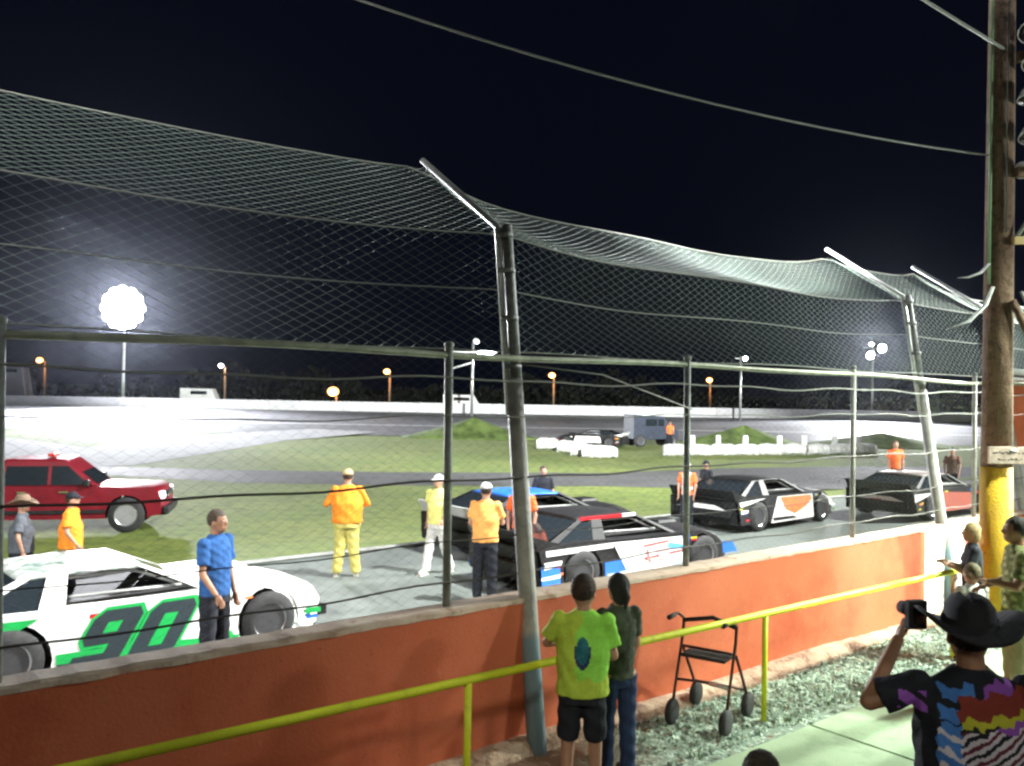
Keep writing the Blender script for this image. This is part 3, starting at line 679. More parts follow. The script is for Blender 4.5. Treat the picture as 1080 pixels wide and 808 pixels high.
    for k, dc in enumerate(decals):
        for sd in (-1, 1):
            if dc[0] == 'poly':
                mb = MB(); mb.prism(dc[1], .003, lambda u, v, w__: onside(sd, u, v, .002 + k * .0012 + w__), dc[2]); mb.build(dc[3] if len(dc) > 3 else 'side_stripe', e)
            elif dc[0] == 'num90':
                def glyph(pts, x0, off):
                    cx_ = sum(p[0] for p in pts) / len(pts); out_ = []; n = len(pts)
                    ar = sum(pts[i][0] * pts[(i + 1) % n][1] - pts[(i + 1) % n][0] * pts[i][1] for i in range(n))
                    for i in range(n):
                        a, b, c = Vector(pts[i - 1]), Vector(pts[i]), Vector(pts[(i + 1) % n])
                        e1, e2 = (b - a).normalized(), (c - b).normalized(); q = Vector((e1.y, -e1.x)) + Vector((e2.y, -e2.x)); q = q.normalized() / max(.6, q.length / 2) * (1 if ar > 0 else -1)
                        p = b + q * off; out_.append((x0 + p.x + .62 * p.y * (1 if sd < 0 else -1) + (0), .165 + p.y))
                    return out_
                wN, hN = .50, .56
                nine = [(x * wN, y * hN) for x, y in [(.15, 1), (.0, .86), (0, .52), (.12, .40), (.6, .40), (.6, .24), (0, .24), (0, 0), (.85, 0), (1, .14), (1, .86), (.85, 1)]]
                zero = [(x * wN, y * hN) for x, y in [(.15, 1), (0, .86), (0, .14), (.15, 0), (.85, 0), (1, .14), (1, .86), (.85, 1)]]
                h9 = [(x * wN, y * hN) for x, y in [(.36, .62), (.60, .62), (.60, .76), (.36, .76)]]; h0 = [(x * wN, y * hN) for x, y in [(.38, .24), (.62, .24), (.62, .76), (.38, .76)]]
                for (pts, hole, x0) in ((nine, h9, -.88), (zero, h0, -.30)):
                    if sd > 0: x0 = -.30 if x0 == -.88 else -.88
                    fl = (lambda L: L) if sd < 0 else (lambda L: [(wN - a, b) for a, b in L][::-1])
                    for pl_, of_, lv, mt_ in ((pts, .035, .004, gr1), (pts, 0, .0065, gr2), (hole, .012, .009, gr1)):
                        mb = MB(); mb.prism(glyph(fl(pl_), x0 + (.35 if sd > 0 else 0), of_), .002, lambda u, v, w__: onside(sd, u, v, lv + w__), mt_); mb.build('number', e)
            elif dc[0] == 'text':
                _, tx, cx, cz, size, mt, mo, shear, off = dc
                for lay, (o_, m_) in enumerate(((off, mo), (0, mt))):
                    if m_ is None: continue
                    me = text_mesh(tx, size, o_)
                    for v in me.vertices:
                        x, y = v.co.x, v.co.y; x2 = (x + shear * y); 
                        v.co = onside(sd, cx + (x2 if sd < 0 else -x2), cz + y, .004 + k * .0012 + lay * .002)
                    me.materials.clear(); me.materials.append(m_); o = bpy.data.objects.new('number' if tx.isdigit() else 'lettering', me); col.objects.link(o); o.parent = e
            elif dc[0] == 'tail' and sd < 0:
                mb = MB(); mb.prism(dc[1], .004, lambda u, v, w__: Vector((-2.235 - .05 * (v - .2) / .52 - .006 - w__, u, v)), dc[2]); mb.build('tail_panel', e)
            elif dc[0] == 'roofstripe' and sd < 0:
                mb = MB(); mb.box((-.37, 0, rz + .055), (.6, .5, .004), dc[1]); mb.build('roof_panel', e)
    return e
gr1 = mat('bright_green', (.005, .34, .07), .45); gr2 = mat('dark_slate', (.018, .03, .038), .45); red = mat('red_paint', (.5, .02, .03), .35, 0, .1, 4); blue = mat('blue_paint', (.03, .16, .62), .35, 0, .1, 4)
teal = mat('roof_teal', (.12, .26, .2), .4, 0, .5, 5, c2=(.7, .72, .7)); orr = mat('orange_paint', (.8, .2, .06), .45, 0, .15, 7); yelc = mat('yellow_paint', (.8, .75, .03), .4)
# car 90
pR = Vector((-4.9, 8.7, 0)); pF = Vector((-2.85, 10.55, 0)); hd = math.atan2(pF.y - pR.y, pF.x - pR.x)
mid = (pR + pF) / 2 + Vector((-math.sin(hd), math.cos(hd), 0)) * .9
race_car('race_car', mid, hd, white, 'white race car with slanted green and slate number 90 behind man in blue', teal, [
    ('poly', [(-.95, .15), (.95, .15), (1.0, .24), (-.3, .34), (-.95, .36)], gr1),
    ('poly', [(-.95, .12), (.1, .13), (-.1, .22), (-.95, .26)], gr2),
    ('poly', [(-2.25, .62), (-1.75, .76), (-1.1, .74), (-1.35, .62), (-1.9, .56)], gr1),
    ('num90',),
    ('poly', [(-2.1, .66), (-1.5, .70), (-1.35, .62), (-1.9, .60)], gr2), 
    ('poly', [(.62, .14), (.98, .14), (.90, .30), (.5, .30)], gr1),
    ('poly', [(1.85, .34), (2.05, .34), (2.05, .40), (1.85, .41)], gr1)], skirt=gr2, spoilm=white)
def place_by_wheels(rw_, fw_):
    h = math.atan2(fw_[1] - rw_[1], fw_[0] - rw_[0]); a = (Vector((*rw_, 0)) + Vector((*fw_, 0))) / 2
    return a + Vector((-math.sin(h), math.cos(h), 0)) * .9, h
m_, h_ = place_by_wheels((1.09, 13.6), (3.35, 15.27))
race_car('race_car', m_, h_, black, 'black race car with blue lower sides and red roof edge just beyond the wall', black, [
    ('poly', [(-2.2, .22), (-1.84, .2), (-1.84, .45), (-2.2, .5)], blue), ('poly', [(-2.2, .30), (-1.84, .31), (-1.84, .36), (-2.2, .34)], white), ('poly', [(-.94, .13), (.95, .13), (.95, .5), (-.94, .46)], blue),
    ('poly', [(-2.1, .50), (-1.8, .52), (-1.8, .56), (-2.15, .55)], white), ('poly', [(-2.15, .45), (-1.82, .48), (-1.82, .52), (-2.15, .5)], white),
    ('poly', [(-2.1, .64), (-.75, .66), (-.75, .735), (-2.1, .72)], white), ('poly', [(-.45, .22), (.95, .28), (.95, .71), (-.75, .735)], white),
    ('poly', [(1.82, .34), (2.2, .34), (2.1, .5), (1.82, .55)], blue), ('poly', [(.3, .16), (.93, .16), (.93, .30), (.5, .26)], mat('light_blue_decal', (.12, .38, .75), .4)), ('poly', [(-.9, .15), (-.2, .15), (-.3, .2), (-.9, .21)], white), ('poly', [(.45, .56), (.9, .50), (.9, .56), (.5, .64)], mat('sky_blue_decal', (.1, .45, .8), .4)), ('poly', [(1.85, .2), (2.2, .2), (2.2, .26), (1.85, .26)], white), ('poly', [(-.9, .22), (-.3, .25), (-.3, .29), (-.9, .26)], white), ('poly', [(.98, .60), (1.0, .73), (.8, .73), (.9, .56)], blue),
    ('poly', [(-.1, .62), (.5, .66), (.5, .68), (-.1, .64)], red), ('poly', [(-.1, .42), (.85, .48), (.85, .50), (-.1, .44)], red), ('poly', [(.0, .36), (.06, .36), (.0, .58), (-.05, .58)], mat('faded_red', (.6, .2, .2), .5)), ('poly', [(.25, .38), (.5, .40), (.42, .58), (.2, .56)], mat('pale_pink', (.75, .5, .5), .5))], spoilm=black, lower=blue)
for o in [c for c in bpy.data.objects if c.name.startswith('roof') and c.parent and 'red roof' in c.parent.get('label', '')]:
    mb = MB(); mb.box((-.75, -.635, 1.10), (.9, .03, .05), red); mb.box((-.14, -.63, 1.10), (.3, .032, .05), white); mb.build('roof_edge', o)
    break
cr = Vector((-1.15, 15.4, 0)) + D * 3.0 + N * .95
race_car('race_car', cr, HEAD, black, 'black race car with blue roof and pale spoiler parked beyond the red roofed one', blue, [
    ('poly', [(-2.2, .44), (-1.7, .66), (-1.05, .60), (-1.3, .50), (-.95, .46), (-1.75, .50)], white)], spoilm=mat('spoiler_pale', (.55, .56, .58), .4), driver=False)
m_, h_ = place_by_wheels((5.68, 20.2), (7.65, 21.95))
race_car('race_car', m_, h_, black, 'black race car with white and orange side panels in the middle of the straight', black, [
    ('poly', [(-.93, .16), (.93, .16), (.93, .72), (-.6, .74)], white), ('poly', [(-.3, .42), (.1, .30), (.6, .44), (.9, .60), (.85, .70), (-.5, .72)], orr), ('poly', [(1.2, .55), (1.9, .35), (1.8, .55), (1.4, .70)], white),
    ('poly', [(-2.1, .6), (-1.75, .64), (-1.1, .74), (-2.15, .70)], white), ('poly', [(-2.1, .44), (-1.85, .46), (-1.82, .52), (-2.1, .52)], white), ('tail', [(-.7, .5), (-.35, .60), (.35, .60), (.7, .5), (.4, .42), (-.4, .42)], white), ('poly', [(-.85, .2), (.2, .2), (.0, .26), (-.85, .28)], black)], spoilm=black)
m_, h_ = place_by_wheels((10.6, 22.4), (12.8, 24.1))
race_car('race_car', m_, h_, black, 'dark race car with white rear panel at right behind the fence post', mat('roof_grey', (.2, .17, .16), .5), [
    ('poly', [(-2.2, .5), (-1.9, .56), (-1.2, .70), (-2.2, .70)], white), ('tail', [(-.7, .5), (-.35, .60), (.35, .60), (.7, .5), (.4, .42), (-.4, .42)], white), ('tail', [(-.12, .47), (.2, .47), (.22, .52), (-.1, .53)], red), ('poly', [(-.9, .2), (.9, .2), (.8, .6), (-.8, .7)], mat('dull_red', (.35, .08, .05), .5))], spoilm=black)
fp = GT(628, 474); 
race_car('race_car', Vector((fp.x, fp.y + 3, terrain(fp.x, fp.y + 3))), R(160), black, 'small black and white race car parked far off behind piled bales', black, [
    ('poly', [(-.9, .3), (.9, .3), (.8, .7), (-.8, .7)], white)], spoilm=white, group='vehicles parked in the far infield')
# far service vehicle
fp = GT(690, 472); fp.y += 1.5
sv = empty('service_truck', Vector((fp.x, fp.y, terrain(fp.x, fp.y))), R(15), 'small blue grey boxy service truck parked beyond the bales', 'truck', 'vehicles parked in the far infield')
bg_ = mat('blue_grey_panel', (.02, .028, .05), .5, 0, .2, 3)
mb = MB(); mb.prism([(-1.6, .5), (1.6, .5), (1.6, 1.1), (.9, 1.25), (.6, 2.0), (-1.6, 2.1)], 1.7, lambda u, v, w_: Vector((u, w_ - .85, v)), bg_); mb.build('body', sv, .03)
mb = MB(); mb.box((-.35, -.86, 1.6), (.8, .02, .45), glass); mb.box((.35, -.86, 1.6), (.4, .02, .45), glass); mb.build('window', sv)
mb = MB(); mb.box((.2, 0, 2.12), (2.4, 1.5, .08), white); mb.build('roof', sv)
for x in (-1.1, 1.1):
    for sd in (-1, 1): wheel(sv, x, sd * .8, .4, .25, sd)
# red pickup
def pickup(loc, heading):
    e = empty('pickup_truck', loc, heading, 'glossy red four-door pickup truck with black windows on the grass at left', 'truck')
    pr = mat('truck_red', (.16, .004, .012), .55, 0, .15, 3, .03, spec=.25)
    hw = .92; wb = 1.72; ar = .47
    def arc(cx): return [(cx + math.cos(a) * ar, .42 + math.sin(a) * ar) for a in [R(-10) + R(200) * k / 12 for k in range(13)]]
    out = [(-2.75, .62), (-2.78, 1.10), (-.95, 1.12), (1.0, 1.10), (2.3, 1.06), (2.52, 1.0), (2.62, .74), (2.6, .42), (wb + ar + .05, .38)] + arc(wb) + arc(-wb) + [(-2.6, .5)]
    mb = MB()
    def yw(z): return hw - .04 * abs(z - .8)
    for sd in (-1, 1): mb.add([Vector((x - (.12 if x > 2.4 else 0), sd * yw(z), z)) for x, z in out], [tuple(range(len(out)))], pr)
    tp_ = out[0:9]; rings = [[Vector((x - (.12 * abs(-1 + j / 4) ** 3 if x > 2.4 else 0), (-1 + j / 4) * yw(z), z + (.04 * (1 - (-1 + j / 4) ** 2) if .85 < z and x > .9 else 0))) for j in range(9)] for x, z in tp_]
    mb.loft(rings, pr, False, True, False)
    for cx in (wb, -wb): mb.loft([[Vector((x, -.88 + 1.76 * t, z)) for x, z in arc(cx)] for t in (0, 1)], blackm, False, True, False)
    mb.add([(-2.6, -.85, .45), (-2.6, .85, .45), (2.6, .85, .4), (2.6, -.85, .4)], [(0, 1, 2, 3)], blackm); mb.build('body', e, .02)
    # cab
    cz0, cz1 = 1.10, 1.76
    mb = MB(); b0 = [(-1.05, cz0), (1.05, cz0), (.35, cz1), (-.85, cz1)]
    lo = [Vector((-1.05, -.86, cz0)), Vector((1.1, -.86, cz0)), Vector((1.1, .86, cz0)), Vector((-1.05, .86, cz0))]
    hi = [Vector((-1.0, -.70, cz1 - .02)), Vector((.32, -.70, cz1 - .02)), Vector((.32, .70, cz1 - .02)), Vector((-1.0, .70, cz1 - .02))]
    mb.add(lo + hi, [(0, 1, 2, 3), (4, 5, 6, 7), (0, 1, 5, 4), (1, 2, 6, 5), (2, 3, 7, 6), (3, 0, 4, 7)], pr); mb.build('cab', e, .06)
    def face(a, b, c, d, nm, out_):
        mb = MB(); mb.add([Vector(p) + Vector(out_) for p in (a, b, c, d)], [(0, 1, 2, 3)], glass); mb.build(nm, e)
    for sd in (-1, 1):
        def q(x, z): return (x, sd * (.86 - .16 * (z - cz0) / .6), z)
        face(q(-.98, 1.14), q(-.02, 1.14), q(-.02, 1.66), q(-.90, 1.66), 'rear_door_window', (0, sd * .008, 0))
        face(q(.05, 1.14), q(.88, 1.14), q(.32, 1.66), q(.05, 1.66), 'front_door_window', (0, sd * .008, 0))
        mb = MB(); mb.box((.86, sd * 1.0, 1.2), (.12, .2, .16), black); mb.build('mirror', e, .03)
        for x in (-.55, .35):
            mb = MB(); mb.box((x, sd * .935, .98), (.2, .03, .035), chrome); mb.build('door_handle', e)
        mb = MB(); mb.box((2.44, sd * .72, .88), (.26, .30, .17), mat('headlight_lens', (.85, .86, .9), .1, spec=1, emit=(1, .98, .95), es=2.5), taper=.9); mb.build('headlight', e, .03)  # lens emission stands in for light reflected off the headlight
        for cx in (wb, -wb): wheel(e, cx, sd * .80, .42, .26, sd, mat('truck_rim', (.28, .28, .29), .5, .3))
        mb = MB(); mb.box((.0, sd * .95, .52), (2.5, .02, .08), black); mb.build('side_step', e)
    mb = MB(); mb.add([(1.02, -.74, 1.14), (1.02, .74, 1.14), (.40, .64, 1.63), (.40, -.64, 1.63)], [(0, 1, 2, 3)], glass)
    for v in mb.v: v += Vector((.03, 0, .012))
    mb.build('windshield', e)
    mb = MB(); mb.box((2.56, 0, .84), (.08, 1.0, .2), blackm); mb.box((2.58, 0, .84), (.08, 1.0, .03), chrome); mb.build('grille', e)
    mb = MB(); mb.box((2.60, 0, .52), (.16, 1.76, .2), black); mb.build('front_bumper', e, .04)
    mb = MB(); mb.box((-.1, 0, 1.80), (.16, .5, .08), mat('beacon_red', (.5, .03, .02), .3)); mb.build('light_bar', e, .02)
    mb = MB(); mb.box((-1.9, 0, 1.14), (1.6, 1.5, .02), blackm); mb.build('bed_cover', e)
    return e
fwp = GT(140, 561); hdg = R(14)
pickup(Vector((fwp.x, fwp.y, terrain(fwp.x, fwp.y) - .0)) - Vector((math.cos(hdg), math.sin(hdg), 0)) * 1.86 + Vector((-math.sin(hdg), math.cos(hdg), 0)) * .8, hdg)
# vehicles parked beyond the wall (only roofs show)
for px, d, lb, h, mt in ((213, 101, 'white van roof showing above the far wall right of the dazzling mast', 2.1, white), (488, 101, 'pale van parked behind the far wall by the utility pole', 1.9, white), (14, 101, 'grey box van behind the far wall at the left edge', 4.2, mat('van_grey', (.3, .3, .34), .5))):
    b = T_at(px, d); b.z = terrain(b.x, b.y); e = empty('van', b, R(3), lb, 'van')
    mb = MB(); mb.prism([(-2.2, .3), (2.2, .3), (2.2, .9), (1.8, 1.0), (1.3, h), (-2.2, h + .05)], 1.8, lambda u, v, w_: Vector((u, w_ - .9, v)), mt); mb.build('body', e, .06)
    mb = MB(); mb.box((-.1, -.91, h - .45), (1.8, .02, .4), glass); mb.build('window', e)
    for x in (-1.4, 1.4):
        for sd in (-1, 1): wheel(e, x, sd * .8, .33, .2, sd)
# traffic cone by the wall at right
c0 = G(1021, 566, 0) ; mb = MB(); mb.box((0, 0, .015), (.34, .34, .03), orr); mb.tube([(0, 0, .03), (0, 0, .3)], [.13, .075], orr, 14); cn = mb.build('traffic_cone'); cn.location = W(10.6, .9, .002); tag(cn, 'orange traffic cone with white band near the wall end', 'cone')
MB().tube([(0, 0, .3), (0, 0, .45)], [.075, .05], white, 14).build('reflective_band', cn); MB().tube([(0, 0, .45), (0, 0, .7)], [.05, .02], orr, 14).build('tip', cn)

# ------------------------------------------------------------------ rollator
rl = empty('rollator', W(2.35, -.6, ZS), HEAD + R(18), 'dark bronze wheeled walking frame standing by the red wall behind the handrail', 'walker')
brz = mat('bronze_frame', (.06, .025, .02), .4, .3); 
for sd in (-1, 1):
    mb = MB(); mb.tube([(-.22, sd * .24, .12), (-.16, sd * .24, .30), (.0, sd * .24, .72), (.02, sd * .24, .86), (-.12, sd * .24, .93), (-.2, sd * .24, .93)], .014, brz, 8); mb.build('rear_leg', rl)
    mb = MB(); mb.tube([(.34, sd * .24, .14), (.30, sd * .24, .22), (.02, sd * .24, .60)], .014, brz, 8); mb.build('front_leg', rl)
    mb = MB(); mb.tube([(-.2, sd * .24, .93), (-.32, sd * .24, .93)], .022, blackm, 8); mb.build('grip', rl)
    for x in (-.22, .34):
        mb = MB(); n = 16
        rings = [[Vector((x + math.cos(2 * math.pi * j / n) * r_, sd * .24 + y_, .1 + math.sin(2 * math.pi * j / n) * r_)) for j in range(n)] for r_, y_ in ((.02, -.025), (.095, -.03), (.11, -.018), (.11, .018), (.095, .03), (.02, .025))]
        mb.loft(rings, tyre, True); mb.build('wheel', rl)
mb = MB(); mb.tube([(.0, -.24, .62), (.0, .24, .62)], .012, brz, 8); mb.tube([(-.14, -.24, .36), (.28, .24, .24)], .014, galv, 8); mb.tube([(-.14, .24, .36), (.12, 0, .3), (.28, -.24, .24)], .012, brz, 8); mb.build('cross_brace', rl)
mb = MB(); mb.box((-.02, 0, .58), (.26, .40, .03), blackm); mb.build('seat', rl, .01)
mb = MB(); mb.tube([(.02, -.24, .84), (.1, 0, .88), (.02, .24, .84)], .02, blackm, 8); mb.build('backrest', rl)

# ------------------------------------------------------------------ people
def person(pos, rz, h, shirt, pants, label, arms=None, legs=None, hair=(.04, .025, .015), skin=skinm, shoes=shoe, cap=None, longs=False, shorts=False, hairstyle='short',
           head_yaw=0, shirt_fn=None, shirt_mats=None, vox=.02, lean=0, width=1.0, hat=None, group=None, stout=1.0, hands=True, headk=1.0):
    e = empty('person', pos, rz, label, 'person', group)
    k = h / 1.75; V = Vector
    arms = arms or {}; legs = legs or {}
    sh = {sd: V((sd * .185 * width, 0, 1.43)) for sd in (-1, 1)}
    lm = Matrix.Rotation(-lean, 3, 'X'); piv = V((0, 0, .95))
    def ln(p): return lm @ (p - piv) + piv if p.z > .95 else p
    el, wr = {}, {}
    for sd in (-1, 1):
        a = arms.get(sd, ((.05, 0, -.29), (.03, .07, -.54)))
        el[sd] = sh[sd] + V((a[0][0] * sd, a[0][1], a[0][2])); wr[sd] = sh[sd] + V((a[1][0] * sd, a[1][1], a[1][2]))
    kn, an = {}, {}
    for sd in (-1, 1):
        l = legs.get(sd, ((0, .01), (0, 0))); kn[sd] = V((sd * .105, l[0][0] if isinstance(l[0], tuple) and len(l[0]) == 1 else l[0][1], .5)); an[sd] = V((sd * (.11 + l[1][0]), l[1][1], .09))
    hc = V((0, .02, 1.63)); hr_ = Matrix.Rotation(head_yaw, 3, 'Z')
    S = lambda p: ln(p) * k
    def hp(v): return S(hc) + hr_ @ (V(v) * k * headk)
    def ellring(z, rx, ry, y0=0, n=16): return [S(V((math.cos(2 * math.pi * j / n) * rx, y0 + math.sin(2 * math.pi * j / n) * ry, z))) for j in range(n)]
    body = MB()
    body.ell(S(hc), (.076 * k * headk, .094 * k * headk, .112 * k * headk), skin, rot=hr_)
    body.ell(hp((0, .045, -.06)), (.052 * k, .05 * k, .055 * k), skin, rot=hr_)
    body.ell(hp((0, .098, -.012)), (.013 * k, .018 * k, .024 * k), skin, rot=hr_, n=8, k=6)
    for sd in (-1, 1): body.ell(hp((sd * .078, -.005, -.01)), (.010 * k, .02 * k, .03 * k), skin, rot=hr_, n=8, k=6)
    body.tube([S(V((0, -.01, 1.42))), S(V((0, .005, 1.57)))], [.06 * k, .055 * k], skin, 10)
    tw = stout
    body.loft([ellring(.9, .14 * tw, .1 * tw), ellring(1.05, .13 * tw, .09 * tw), ellring(1.25, .155 * tw, .1 * tw), ellring(1.38, .165 * width, .09), ellring(1.45, .10 * width, .06)], skin)
    for sd in (-1, 1):
        body.ell(S(sh[sd] + V((-sd * .02, 0, -.02))), (.038 * k,) * 3, skin, n=10, k=8)
        body.tube([S(sh[sd] + V((-sd * .02, 0, -.03))), S(el[sd])], [.036 * k, .039 * k], skin, 10); body.tube([S(el[sd]), S(wr[sd])], [.039 * k, .026 * k], skin, 10)
        body.ell(S(el[sd]), (.04 * k,) * 3, skin, n=8, k=6)
        body.tube([V((sd * .09, 0, .93)) * k, kn[sd] * k, (an[sd] + V((0, -.01, .02))) * k], [.082 * k, .055 * k, .037 * k], skin, 10)
        body.ell((an[sd] + V((0, .06, -.05))) * k, (.04 * k, .11 * k, .035 * k), skin, n=10, k=6)
    me = remesh(body, vox * .8 * k, 2)
    ex = MB(); me.materials.clear(); me.materials.append(skin)
    for sd in (-1, 1):
        ex.ell(hp((sd * .031, .082, .012)), (.013 * k, .008 * k, .008 * k), mat('eye_white', (.6, .58, .55), .3), rot=hr_, n=8, k=6)
        ex.ell(hp((sd * .031, .089, .012)), (.006 * k, .004 * k, .006 * k), eyem, rot=hr_, n=8, k=6)
        ex.tube([hp((sd * .015, .09, .032)), hp((sd * .045, .084, .034))], .004 * k, mat('brow', (.03, .02, .012), .8), 5)
    ex.ell(hp((0, .091, -.058)), (.022 * k, .008 * k, .007 * k), lipm, rot=hr_, n=8, k=6)
    if hands:
        for sd in (-1, 1):
            w0 = S(wr[sd]); t = (S(wr[sd]) - S(el[sd])).normalized(); a = t.cross(V((0, 1, 0)) if abs(t.y) < .8 else V((1, 0, 0))).normalized(); b = t.cross(a).normalized()
            ex.ell(w0 + t * .04 * k, (.02 * k, .038 * k, .05 * k), skin, rot=Matrix((a, b, t)).transposed(), n=10, k=8)
            for f in range(4):
                q = w0 + t * .075 * k + b * ((f - 1.5) * .019 * k); L_ = (.065, .075, .07, .055)[f] * k
                ex.tube([q, q + t * L_ * .5 + a * .004 * k, q + t * L_ * .85 + a * .02 * k * sd, q + t * L_ * .9 + a * .03 * k * sd], [.0088 * k, .0082 * k, .0075 * k, .006 * k], skin, 6)
            q = w0 + t * .03 * k + b * (.03 * k); ex.tube([q, q + b * .022 * k + t * .02 * k, q + b * .03 * k + t * .05 * k], [.011 * k, .010 * k, .007 * k], skin, 6)
    em = ex.mesh('x'); bm = bmesh.new(); bm.from_mesh(me)
    base = len(me.materials); 
    for m_ in em.materials: me.materials.append(m_)
    n0 = len(bm.faces); bm.from_mesh(em); bm.faces.ensure_lookup_table()
    for f in bm.faces[n0:]: f.material_index += base
    bm.to_mesh(me); bm.free(); me.name = 'body'
    for p in me.polygons: p.use_smooth = True
    bo_ = bpy.data.objects.new('body', me); col.objects.link(bo_); bo_.parent = e
    # shirt
    s_ = MB(); loose = 1.16
    hem = .88 if not shorts else .86
    s_.loft([ellring(hem, .168 * tw, .122 * tw), ellring(1.0, .160 * tw, .118 * tw), ellring(1.2, .172 * tw, .120 * tw), ellring(1.36, .19 * width, .112), ellring(1.44, .155 * width, .09), ellring(1.475, .11 * width, .075), ellring(1.505, .068, .066)], shirt)
    for sd in (-1, 1):
        s_.ell(S(sh[sd] + V((-sd * .010, 0, -.010))), (.066 * k,) * 3, shirt, n=10, k=8)
        u = .72 if not longs else 1.0; c_ = S(sh[sd]).lerp(S(el[sd]), u); s_.tube([S(sh[sd] + V((-sd * .01, 0, -.01))), c_], [.060 * k, .064 * k * (.5 + .5 * stout) if not longs else .058 * k], shirt, 12)
        if longs: s_.ell(S(el[sd]), (.055 * k,) * 3, shirt, n=8, k=6); s_.tube([S(el[sd]), S(el[sd]).lerp(S(wr[sd]), .92)], [.053 * k, .04 * k], shirt, 12)
    me = remesh(s_, vox * k * .8, 3); me.materials.clear()
    for m_ in ([shirt] + (shirt_mats or [])): me.materials.append(m_)
    random.seed(int(h * 1000))
    nrm = [v.normal.copy() for v in me.vertices]; new = []
    for v, nv in zip(me.vertices, nrm):
        c = v.co / k; w_ = .0035 * math.sin(c.z * 30 + c.x * 26 + math.sin(c.y * 30) * 2) + .002 * math.sin(c.z * 71 - c.x * 55)
        new.extend(v.co + nv * w_ * k)
    me.vertices.foreach_set('co', new)
    for p in me.polygons:
        p.use_smooth = True
        if shirt_fn:
            c = p.center / k; p.material_index = shirt_fn(c.x, c.y, c.z)
        else: p.material_index = 0
    me.name = 'shirt'; o = bpy.data.objects.new('shirt', me); col.objects.link(o); o.parent = e
    # trousers
    t_ = MB(); t_.loft([ellring(.80, .15 * tw, .11 * tw), ellring(.9, .152 * tw, .112 * tw), ellring(.97, .142 * tw, .105 * tw)], pants)
    for sd in (-1, 1):
        hp_ = V((sd * .085, 0, .9)) * k
        if shorts: t_.tube([hp_, hp_.lerp(kn[sd] * k, .95)], [.098 * k, .088 * k], pants, 12)
        else: bg2 = .6 + .4 * stout; t_.tube([hp_, kn[sd] * k, (an[sd] + V((0, -.01, -.03))) * k], [.098 * k * bg2, .078 * k * bg2, .068 * k * bg2], pants, 12)
    me = remesh(t_, vox * k * .8, 3); me.materials.clear(); me.materials.append(pants)
    nrm = [v.normal.copy() for v in me.vertices]; new = []
    for v, nv in zip(me.vertices, nrm):
        c = v.co / k; new.extend(v.co + nv * .004 * k * math.sin(c.z * 45 + c.x * 30))
    me.vertices.foreach_set('co', new)
    for p in me.polygons: p.use_smooth = True; p.material_index = 0
    me.name = 'shorts' if shorts else 'trousers'; o = bpy.data.objects.new(me.name, me); col.objects.link(o); o.parent = e
    for sd in (-1, 1):
        mb = MB(); f = an[sd]; mb.ell((f + V((0, .06, -.045))) * k, (.048 * k, .13 * k, .05 * k), shoes, n=12, k=8); mb.box((f + V((0, .06, -.078))) * k, (.085 * k, .24 * k, .024 * k), shoes); mb.build('shoe', e)
    hm = mat('hair_%d_%d' % (hair[0] * 1000, hair[1] * 1000), hair, .7, 0, .4, 30, .5)
    if hairstyle != 'none':
        mb = MB(); mb.ell(hp((0, -.014, .026)), (.086 * k * headk, .098 * k * headk, .104 * k * headk), hm, rot=hr_)
        if hairstyle in ('long', 'tail'):
            mb.ell(hp((0, -.05, -.03)), (.08 * k, .06 * k, .1 * k), hm, rot=hr_)
        if hairstyle == 'tail':
            mb.tube([hp((0, -.1, .02)), hp((0, -.14, -.03)), hp((0, -.12, -.13))], [.03 * k, .035 * k, .012 * k], hm, 8)
        # cut the face free: drop parts in front of the hairline
        me = remesh(mb, .010 * k if vox < .015 else .016 * k, 1)
        bm = bmesh.new(); bm.from_mesh(me); inv = hr_.inverted()
        hcS = S(hc)
        dl = [v for v in bm.verts if (lambda q: (q.y > .035 and q.z < .055) or (q.y > .0 and q.z < -.005) or q.z < (-.06 if hairstyle == 'short' else -.16))((inv @ (v.co - hcS)) / k)]
        bmesh.ops.delete(bm, geom=dl, context='VERTS')
        for v in bm.verts: v.co += v.normal * random.uniform(-.003, .004) * k
        bm.to_mesh(me); bm.free(); me.materials.clear(); me.materials.append(hm); me.name = 'hair'
        for p in me.polygons: p.material_index = 0; p.use_smooth = True
        o = bpy.data.objects.new('hair', me); col.objects.link(o); o.parent = e
    if cap:
        mb = MB(); rings = []
        for i in range(7):
            th = math.pi / 2 * i / 6; r_ = math.cos(th); rings.append([hp((math.cos(a) * .09 * r_ + .0, math.sin(a) * .106 * r_ - .008, .035 + .095 * math.sin(th))) for a in [j * math.pi / 9 for j in range(18)]])
        mb.loft(rings, cap, True, True); mb.ell(hp((0, .105, .04)), (.07 * k, .07 * k, .008 * k), cap, rot=hr_, n=12, k=6); mb.build('cap', e)
    if hat:
        mb = MB(); rings = []
        B = .036; n = 32
        def brim(r0, zoff, a): 
            x = math.cos(a) * r0 * .98; y = math.sin(a) * r0 * 1.1; return (x, y - .01, zoff + max(0, (r0 - .11)) * (.75 * abs(math.cos(a)) ** 2.2) * 1.0 - .02 * (r0 > .18) * abs(math.sin(a)))
        prof = [(.09, B - .01), (.20, B - .005), (.215, B + .0), (.20, B + .012), (.115, B + .014)]
        for r0, zz in prof: rings.append([hp(brim(r0, zz, 2 * math.pi * j / n)) for j in range(n)])
        for r0, zz in ((.108, B + .03), (.100, B + .09), (.088, B + .125), (.06, B + .137), (.02, B + .118)):
            rings.append([hp((math.cos(2 * math.pi * j / n) * r0 * (.95 if zz < B + .1 else .8), math.sin(2 * math.pi * j / n) * r0 * 1.1 - .01, zz - (.02 if abs(math.cos(2 * math.pi * j / n)) < .3 and zz > B + .1 else 0))) for j in range(n)])
        mb.loft(rings, hat, True, True); h_o = mb.build('cowboy_hat', e)
